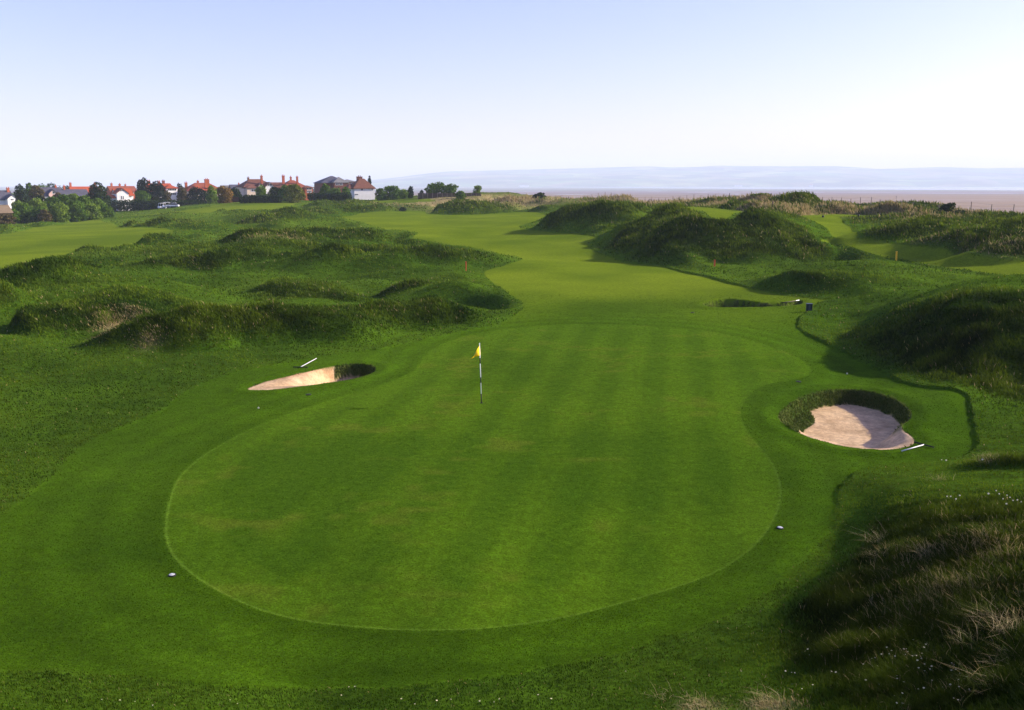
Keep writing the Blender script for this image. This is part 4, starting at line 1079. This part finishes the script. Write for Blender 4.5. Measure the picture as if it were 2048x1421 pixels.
# ------------------------------------------------------------------ wire fence on the dune crest
def fence():
    us = [1052, 1064, 1076, 1088, 1100, 1112, 1124, 1136, 1148, 1160, 1172, 1184, 1197, 1210, 1223, 1236, 1249, 1262, 1276, 1290, 1304, 1318, 1332, 1346, 1360, 1374, 1388, 1402, 1417, 1432, 1447.5, 1462.5, 1475.5, 1488.5, 1504, 1517.6, 1531.6, 1545, 1559, 1572, 1588, 1606, 1624, 1645, 1664, 1684, 1703, 1722, 1743, 1762, 1782, 1805, 1827, 1852, 1880, 1910, 1945, 1985, 2030]
    ku = [1052, 1130, 1250, 1400, 1500, 1560, 1650, 1750, 1850, 1900, 2030]; kd = [262, 238, 208, 186, 172, 164, 150, 138, 126, 121, 112]
    pts = []
    for u in us:
        D = float(np.interp(u, ku, kd)); x = xat(u, D); pts.append(Vector((x, D, float(ground(x, D)))))
    root = thing('wire_fence', pts[len(pts) // 2], 'long post and wire fence running along the dune crest above the sands', 'fence')
    o = pts[len(pts) // 2]
    rr = random.Random(5)
    tops = []
    for p in pts:
        q = p - o; h = 1.25 + rr.uniform(-.1, .12); lean = rr.uniform(-.06, .06)
        MB().tube((q.x, q.y, q.z - .3), (q.x + lean, q.y, q.z + h), .055, .05, 7).build('post', MT['wood'], root)
        tops.append(q + Vector((lean, 0, h)))
    for k, f in enumerate((.97, .62, .28)):
        w = MB()
        for a, b, pa, pb in zip(tops[:-1], tops[1:], pts[:-1], pts[1:]):
            A = (pa - o).lerp(a, f); B = (pb - o).lerp(b, f); M_ = (A + B) / 2 - Vector((0, 0, .03))
            w.tube(A, M_, .010, None, 4).tube(M_, B, .010, None, 4)
        w.build('wire', MT['wire'], root)
fence()

# leaning wooden frame and loose posts on the dune
def small(u, v, name, label, cat, group=None, rz=0, D=None):
    if D is None: x, y, z = spot(u, v)
    else: x, y, z = xat(u, D), D, float(ground(xat(u, D), D))
    return thing(name, (x, y, z), label, cat, group, rz)
t = small(1543, 0, 'wooden_frame', 'leaning A shaped wooden frame with one pale leg on the dune crest', 'frame', D=160)
MB().tube((-.55, 0, -.2), (.0, .05, 1.35), .075, .06, 7).build('leg', MT['timber'], t)
MB().tube((.75, .1, -.2), (.08, .05, 1.3), .075, .06, 7).build('leg', MT['pale_wood'], t)
MB().tube((-.28, .03, .55), (.36, .08, .55), .045, .045, 6).build('crossbar', MT['wood'], t)
t = small(1299, 0, 'wooden_frame', 'small leaning wooden frame with a pale prop, left of the first tee', 'frame', D=198)
MB().tube((-.55, 0, -.3), (.0, 0, 1.0), .10, .07, 7).build('leg', MT['timber'], t)
MB().tube((.38, 0, -.3), (.08, 0, .8), .07, .05, 7).build('leg', MT['pale_wood'], t)
for u, D, h, r0, mt, l in ((1308, 199, .8, .12, 'timber', 'short dark stump post right of the small wooden frame'), (1273, 203, .75, .09, 'pale_wood', 'short pale post left of the small wooden frame'), (1459, 178, 1.5, .07, 'timber', 'taller dark post on the fence line left of the leaning frame'), (1546, 120, .7, .09, 'timber', 'short dark post between the two tees'), (1955, 112, .55, .12, 'timber', 'stubby dark post on the dune near the right edge'), (1137, 224, .85, .09, 'timber', 'short dark post on the crest right of the black bush')):
    t = small(u, 0, 'dune_post', l, 'post', 'loose posts on the dunes', D=D)
    MB().tube((0, 0, -.3), (.03, 0, h), r0, r0 * .85, 8).build('post', MT[mt], t)
    MB().lathe([(r0 * .95, 0), (r0 * .6, .05)], (.03, 0, h)).build('cap', MT['wood'], t)
t = thing('marker_post', (xat(1793, 1080), 1080, -9), 'lone dark marker standing out on the open sand', 'marker')
MB().tube((0, 0, -.3), (.1, 0, 3.2), .28, .22, 8).build('post', MT['timber'], t)
MB().box(-.35, .55, -.08, .08, 2.4, 3.3).build('board', MT['timber'], t)

# ------------------------------------------------------------------ parked buggies and car
def buggy(u, D, label, rz):
    x = xat(u, D); t = thing('golf_buggy', (x, D, float(ground(x, D))), label, 'golf buggy', 'vehicles parked by the hedge', rz)
    MB().poly([(-.6, -1.2, .3), (.6, -1.2, .3), (.6, 1.2, .3), (-.6, 1.2, .3), (-.6, -1.1, .75), (.6, -1.1, .75), (.6, .3, .7), (-.6, .3, .7), (-.55, 1.15, .95), (.55, 1.15, .95)],
              [(0, 3, 2, 1), (0, 1, 5, 4), (4, 5, 6, 7), (7, 6, 9, 8), (3, 8, 9, 2), (1, 2, 9, 6, 5), (0, 4, 7, 8, 3)]).build('body', MT['frame'], t, bevel=.05)
    MB().box(-.55, .55, -.75, -.2, .76, 1.15).build('seat', MT['dark'], t, bevel=.05)
    MB().box(-.62, .62, -1.0, .85, 1.80, 1.88).build('canopy', MT['frame'], t, bevel=.03)
    for sx in (-.56, .56):
        for y0, y1 in ((-.95, -.9), (.8, 1.0)): MB().tube((sx, y1, .8), (sx, y0, 1.82), .03).build('strut', MT['frame'], t)
        for y in (-.8, .8):
            w = MB().tube((sx * 1.0 - .08, y, .24), (sx * 1.0 + .08, y, .24), .24, None, 14).build('wheel', MT['rubber'], t)
            MB().tube((sx - .095, y, .24), (sx + .095, y, .24), .11, None, 10).build('rim', MT['frame'], w)
buggy(322.5, 286, 'white golf buggy parked at the left of the row by the hedge', 2.5)
buggy(331.5, 285, 'white golf buggy parked in the middle of the row by the hedge', 2.2)
x = xat(344, 285); t = thing('parked_car', (x, 285, float(ground(x, 285))), 'low white car with dark windows parked right of the golf buggies', 'car', 'vehicles parked by the hedge', .12)
MB().poly([(-1.9, -.8, .35), (1.9, -.8, .35), (1.9, .8, .35), (-1.9, .8, .35), (-1.95, -.8, .8), (1.85, -.8, .85), (1.85, .8, .85), (-1.95, .8, .8)], [(0, 3, 2, 1), (4, 5, 6, 7), (0, 1, 5, 4), (1, 2, 6, 5), (2, 3, 7, 6), (3, 0, 4, 7)]).build('body', MT['frame'], t, bevel=.12)
MB().poly([(-1.0, -.74, .83), (1.5, -.74, .83), (1.5, .74, .83), (-1.0, .74, .83), (-.3, -.62, 1.35), (1.1, -.62, 1.35), (1.1, .62, 1.35), (-.3, .62, 1.35)], [(0, 1, 5, 4), (1, 2, 6, 5), (2, 3, 7, 6), (3, 0, 4, 7), (0, 3, 2, 1), (4, 5, 6, 7)]).build('window', MT['glass'], t, bevel=.05)
MB().box(-.32, 1.12, -.6, .6, 1.355, 1.42).build('roof', MT['frame'], t, bevel=.03)
for sx in (-1.2, 1.2):
    for sy in (-.78, .78):
        w = MB().tube((sx, sy - .1, .32), (sx, sy + .1, .32), .32, None, 14).build('wheel', MT['rubber'], t)
        MB().tube((sx, sy - .115, .32), (sx, sy + .115, .32), .18, None, 10).build('rim', MT['plastic'], w)

# ------------------------------------------------------------------ flag, rakes, sprinklers, posts
x, y, z = spot(963, 806.5)
t = thing('flagstick', (x, y, z), 'black and white flagstick with yellow flag standing in the hole', 'flagstick')
LEAN = -.055
def pp(h): return (LEAN * h / 2.1, 0, h)
MB().tube(pp(-.05), pp(2.12), .014, .013, 10).build('pole', MT['frame'], t, smooth=True)
for a, b in ((0.0, .33), (.72, .92), (1.40, 1.60)):
    MB().tube(pp(a), pp(b), .0165, None, 10).build('dark_band', MT['dark'], t, smooth=True)
fl = MB(); nu, nv = 14, 10; pts = []
for i in range(nu):
    s = i / (nu - 1)
    for j in range(nv):
        w = j / (nv - 1)                       # 0 top, 1 bottom along the pole
        top = np.array(pp(2.11)); bot = np.array(pp(1.68))
        p = top * (1 - w) + bot * w
        drop = .30 * s * (1 - .78 * w) + .02 * s
        p = p + np.array([-.30 * s * (.35 + .75 * w) + .02 * math.sin(7 * s + 2 * w), -.20 * s * (1 - .3 * w) + .03 * math.sin(9 * s + 3 * w), -drop])
        pts.append(tuple(p))
fl.poly(pts, [(i * nv + j, (i + 1) * nv + j, (i + 1) * nv + j + 1, i * nv + j + 1) for i in range(nu - 1) for j in range(nv - 1)])
fo = fl.build('flag', MT['yellow'], t, smooth=True)
sm = fo.modifiers.new('thickness', 'SOLIDIFY'); sm.thickness = .004
MB().lathe([(.056, .0), (.056, .012), (.048, .014), (.046, .004)], (0, 0, .0)).build('cup', MT['dark'], t)

def rake(u0, v0, u1, v1, label, hm='silver'):
    """handle from foot (u0,v0: the head) to its far end"""
    a = Vector(spot(u0, v0)); b = Vector(spot(u1, v1)); b2 = a + (b - a)
    a.z += .05; b2.z += .05
    t = thing('bunker_rake', a, label, 'rake', 'rakes lying by the bunkers')
    d = b2 - a
    MB().tube((0, 0, 0), d, .017, .017, 8).build('handle', MT[hm], t, smooth=True)
    if hm != 'silver': MB().tube(d * .80, d * 1.01, .024, .024, 8).build('grip', MT['silver'], t)
    n = Vector((-d.y, d.x, 0)).normalized()
    h = MB().tube(n * -.30, n * .30, .022, None, 6)
    for k in range(9): q = n * (-.28 + .07 * k); h.tube(q, q + Vector((0, 0, -.07)), .008, .005, 5)
    h.build('head', MT['rubber'], t)
rake(601, 737, 633, 719.5, 'white handled rake lying on the turf behind the left bunker')
rake(1848, 893, 1803, 906, 'white handled rake lying on the turf at the front of the right bunker')
rake(1566, 607, 1598, 602.5, 'rake lying by the right end of the far slit bunker', 'wood')

def sprinkler(u, v, r, lidmat, label, tilt=0):
    x, y, z = spot(u, v)
    t = thing('sprinkler_head', (x, y, z + .012), label, 'sprinkler', 'sprinkler covers round the green')
    MB().lathe([(r * 1.22, -.03), (r * 1.22, .006), (r * 1.0, .012), (r * .98, -.02)], n=24).build('collar', MT['rubber'], t, smooth=False)
    lid = MB().lathe([(r * .9, -.01), (r * .9, .012), (r * .75, .018)], (0, 0, 0), 24).build('lid', MT[lidmat], t)
    lid.rotation_euler = (tilt, 0, 0)
    MB().lathe([(r * .28, .0), (r * .26, .024)], (0, 0, 0), 16).build('nozzle', MT['rubber' if lidmat == 'rubber' else 'silver'], lid)
sprinkler(344, 1151.5, .062, 'plastic', 'white sprinkler cover sunk in the turf at the near left of the green')
sprinkler(1560, 1057, .062, 'plastic', 'white sprinkler cover sunk in the turf at the near right of the green')
sprinkler(617, 790, .08, 'rubber', 'dark sprinkler cover in front of the left bunker')
sprinkler(1597, 764, .08, 'rubber', 'dark sprinkler cover beyond the right bunker')
sprinkler(1385, 626, .09, 'rubber', 'dark sprinkler cover in front of the far slit bunker')

def stake(u, v, h, r, mat, label, capmat):
    x, y, z = spot(u, v)
    t = thing('marker_stake', (x, y, z), label, 'stake', 'coloured marker stakes')
    MB().box(-r, r, -r, r, -.2, h).build('stake', MT[mat], t, bevel=.01)
    MB().box(-r * 1.08, r * 1.08, -r * 1.08, r * 1.08, h + .002, h + .05).build('cap', MT[capmat], t)
stake(1792, 522, .72, .06, 'yellow_paint', 'yellow marker stake at the edge of the long tee on the right', 'yellow_paint')
stake(932, 542, .75, .05, 'red_paint', 'red marker stake on the rough left of the fairway', 'red_paint')
stake(1429, 533, .50, .06, 'red_paint', 'red marker stake at the foot of the right dune', 'red_paint')
for u, v, l in ((1646, 435.5, 'black tee marker in the middle of the second tee'), (1717, 433.8, 'black tee marker at the right end of the second tee')):
    x, y, z = spot(u, v); t = thing('tee_marker', (x, y, z), l, 'tee marker', 'tee markers')
    MB().lathe([(.03, 0), (.11, .03), (.15, .12), (.13, .22), (.05, .28)], n=14).build('ball', MT['dark'], t, smooth=True)
    MB().tube((0, 0, -.1), (0, 0, .03), .025).build('spike', MT['wire'], t)
x, y, z = spot(1618, 621); t = thing('litter_bin', (x, y, z), 'small dark teal box at the tip of the right mound', 'box'); t.scale = (.8, .8, .9)
MB().box(-.20, .20, -.13, .13, -.05, .40).build('case', MT['teal'], t, bevel=.02)
MB().box(-.10, .06, -.145, -.128, .03, .37).build('panel', MT['teal_light'], t, bevel=.005)
MB().box(-.22, .22, -.15, .15, .402, .44).build('lid', MT['teal_light'], t, bevel=.01)
for u, v, l in ((517, 818, 'small white ball on the fringe below the left bunker'), (1694, 749, 'small white ball on the fringe beyond the right bunker')):
    x, y, z = spot(u, v); o = MB().lathe([(.002, 0), (.018, .005), (.028, .02), (.030, .032), (.026, .05), (.014, .061), (.002, .064)], n=14).build('ball', MT['plastic'], None, smooth=True)
    o.location = (x, y, z); tag(o, l, 'ball', 'white balls on the turf')

# ------------------------------------------------------------------ tussocks and flowers of the near rough
def tussock(u, v, n, h, dryness, label, seed, spread=.12, wind=(-.7, -.2)):
    x, y, z = spot(u, v)
    t = thing('grass_tussock', (x, y, z), label, 'tussock', 'tussocks of long grass in the near rough')
    r = np.random.default_rng(seed)
    n = int(n * 1.1)
    P = np.concatenate([r.normal(0, spread, (n, 2)), np.full((n, 1), -.02)], 1)
    g = mix(rgb(.04, .075, .008)[None], rgb(.14, .17, .03)[None], r.random(n)); s = mix(rgb(.34, .26, .11)[None], rgb(.62, .52, .28)[None], r.random(n))
    c = np.where((r.random(n) < dryness)[:, None], s, g)
    blades('leaves', P, h * .62 * r.uniform(.4, 1.3, n), np.full(n, .0048) * r.uniform(.7, 1.4, n), c, lean=1.5, wind=wind, parent=t, seed=seed)
    return t
TU = [(1985, 922, 110, .42, .8, 'straw coloured tussock standing alone at the right, just beyond the near mound'), (1880, 960, 60, .35, .6, 'pale wispy tussock on the top of the near mound'), (1765, 1085, 100, .55, .55, 'wispy tussock on the left shoulder of the near mound, upper of two'), (1770, 1120, 90, .4, .7, 'bright straw tussock on the left shoulder, lower of two'), (1865, 1110, 110, .42, .75, 'long pale tussock swept sideways in the middle of the near mound'),
      (1780, 1155, 50, .35, .6, 'thin curled straw tuft below the left shoulder'), (1990, 1065, 60, .4, .8, 'orange straw tuft near the right edge under the seed heads'), (1930, 1105, 60, .35, .55, 'small straw tuft right of the swept tussock'), (2025, 1265, 120, .6, .75, 'big arching pale tussock cut by the right edge'), (1990, 1240, 110, .55, .3, 'tall green arching tussock near the right edge'), (1955, 1290, 80, .5, .35, 'thin green tussock left of the arching pale one'), (1985, 1375, 90, .5, .35, 'arching green tussock in the bottom right corner'),
      (1760, 1215, 40, .35, .5, 'single arching tuft in the middle of the dark grass'), (1540, 1408, 120, .3, .85, 'straw coloured clump at the bottom edge right of centre'), (1400, 1412, 110, .26, .7, 'low straw clump at the bottom edge'), (1330, 1395, 60, .25, .5, 'small pale tuft left of the low straw clump'), (2035, 1330, 80, .45, .5, 'tuft at the right edge below the arching pale tussock')]
for k, (u, v, n, h, dq, l) in enumerate(TU): tussock(u, v, n, h, dq, l, 700 + k)
# straw streak on the slope of the left hummock
for k, (u, v, l) in enumerate(((222, 662, 'lower dry straw tussock on the left hummock'), (238, 648, 'middle dry straw tussock on the left hummock'), (256, 632, 'upper dry straw tussock on the left hummock'))):
    tussock(u, v, 150, .55, .95, l, 740 + k, .45, (-.9, -.5))

def dandelion(): 
    t = thing('dandelion_clock', (0, 0, 0), 'white dandelion seed head on a thin stem near the right edge', 'flower', 'dandelion seed heads near the right edge')
    MB().tube((0, 0, -.03), (.03, .0, .26), .004, .003, 5).build('stem', MT['stem'], t)
    MB().lathe([(.004, 0), (.026, .010), (.036, .032), (.030, .056), (.004, .068)], (.03, 0, .25), 10).build('seed_head', MT['clock'], t, smooth=True)
    return t
def daisy():
    t = thing('daisy', (0, 0, 0), 'tiny pale daisy in the dark grass at the bottom right', 'flower', 'daisies in the near rough')
    MB().tube((0, 0, -.02), (.0, .0, .12), .003, .002, 5).build('stem', MT['stem'], t)
    m = MB(); n = 9
    for k in range(n):
        a = 2 * math.pi * k / n; c, s = math.cos(a), math.sin(a); p, q = -s * .0045, c * .0045
        m.poly([(.003 * c, .003 * s, .122), (.012 * c + p, .012 * s + q, .126), (.017 * c, .017 * s, .124), (.012 * c - p, .012 * s - q, .126)], [(0, 1, 2, 3)])
    m.lathe([(.006, .118), (.006, .126), (.003, .130)], n=8)
    m.build('petals', MT['petal'], t)
    return t
def duplicate(src, loc, rz, sc=1.0, label=None):
    c = src.copy(); COL.objects.link(c); c.location = loc; c.rotation_euler = (0, 0, rz); c.scale = (sc, sc, sc)
    if label: c['label'] = label
    for ch in src.children:
        d = ch.copy(); COL.objects.link(d); d.parent = c
    return c
d0 = dandelion()
for k, (u, v) in enumerate([(1990, 992), (1998, 1000), (2006, 1008), (2012, 1000), (2018, 1006), (2026, 1012), (2034, 1012), (2040, 1014), (1975, 1003), (2013, 1022), (1893, 1003), (1899, 1004), (1919, 1003), (1912, 1010), (1882, 928), (1890, 933), (1965, 933)]):
    x, y, z = spot(u, v); o = d0 if k == 0 else duplicate(d0, (0, 0, 0), 0)
    o.location = (x, y, z); o.rotation_euler = (0, 0, k * 1.7); s = .36 + .22 * random.random(); o.scale = (s, s, s)
    if k >= 10:
        o['label'] = ('small white flower in the loose cluster on top of the near mound' if k < 14 else 'white flower on the grass behind the near mound'); o['group'] = 'white flowers on the near mound' if k < 14 else 'white flowers behind the near mound'
f0 = daisy()
DZ = [(1815,1290),(1828,1290),(1858,1290),(1810,1290),(1716,1305),(1774,1305),(1813,1308),(1804,1311),(1762,1321),(1785,1317),(1818,1314),(1829,1320),(1811,1321),(1828,1323),(1774,1324),(1741,1326),(1745,1327),(1792,1323),(1727,1324),(1846,1302),(1851,1296),(1844,1309),(1844,1320),(1845,1327),(1824,1329),(1836,1334),(1898,1337),(1906,1338),(1850,1343),(1866,1350),(1914,1351),(1904,1356),(1921,1358),(1928,1358),(1952,1358),(1862,1353),(1850,1356),(1840,1353),(1728,1343),(1753,1344),(1793,1351),(1791,1363),(1796,1371),(1805,1374),(1862,1374),(1914,1373),(1936,1371),(1840,1391),(1848,1390),(1757,1383),(1790,1403),(1800,1403),(1921,1390),(1904,1385),(1885,1385),(1934,1393),(1906,1413),(1918,1413),(1789,1417),(1800,1417),(1610,1311),(1619,1311),(1618,1319),(1604,1386),(1625,1386),(1569,1354),(1584,1354),(1586,1355),(1657,1354),(1674,1357),(1484,1355),(1732,1376),(1674,1210),(1683,1211),(1757,1264),(1762,1261),(1690,1274),(1822,1236),(460,1410),(478,1415),(700,1385),(712,1383),(680,1400),(800,1410),(830,1416),(870,1412),(900,1408),(960,1412),(990,1415),(1000,1408),(1080,1405),(1100,1412),(1250,1350),(240,1412),(270,1412),(208,1409),(310,1418)]
for k, (u, v) in enumerate(DZ):
    x, y, z = spot(u, v, 2.0); o = f0 if k == 0 else duplicate(f0, (0, 0, 0), 0)
    o.location = (x, y, z); o.rotation_euler = (random.uniform(-.3, .3), random.uniform(-.3, .3), k); s = random.uniform(.5, .9); o.scale = (s, s, s)
    if u < 1450: o['label'] = 'tiny pale daisy in the grass along the bottom edge'; o['group'] = 'daisies along the bottom edge'
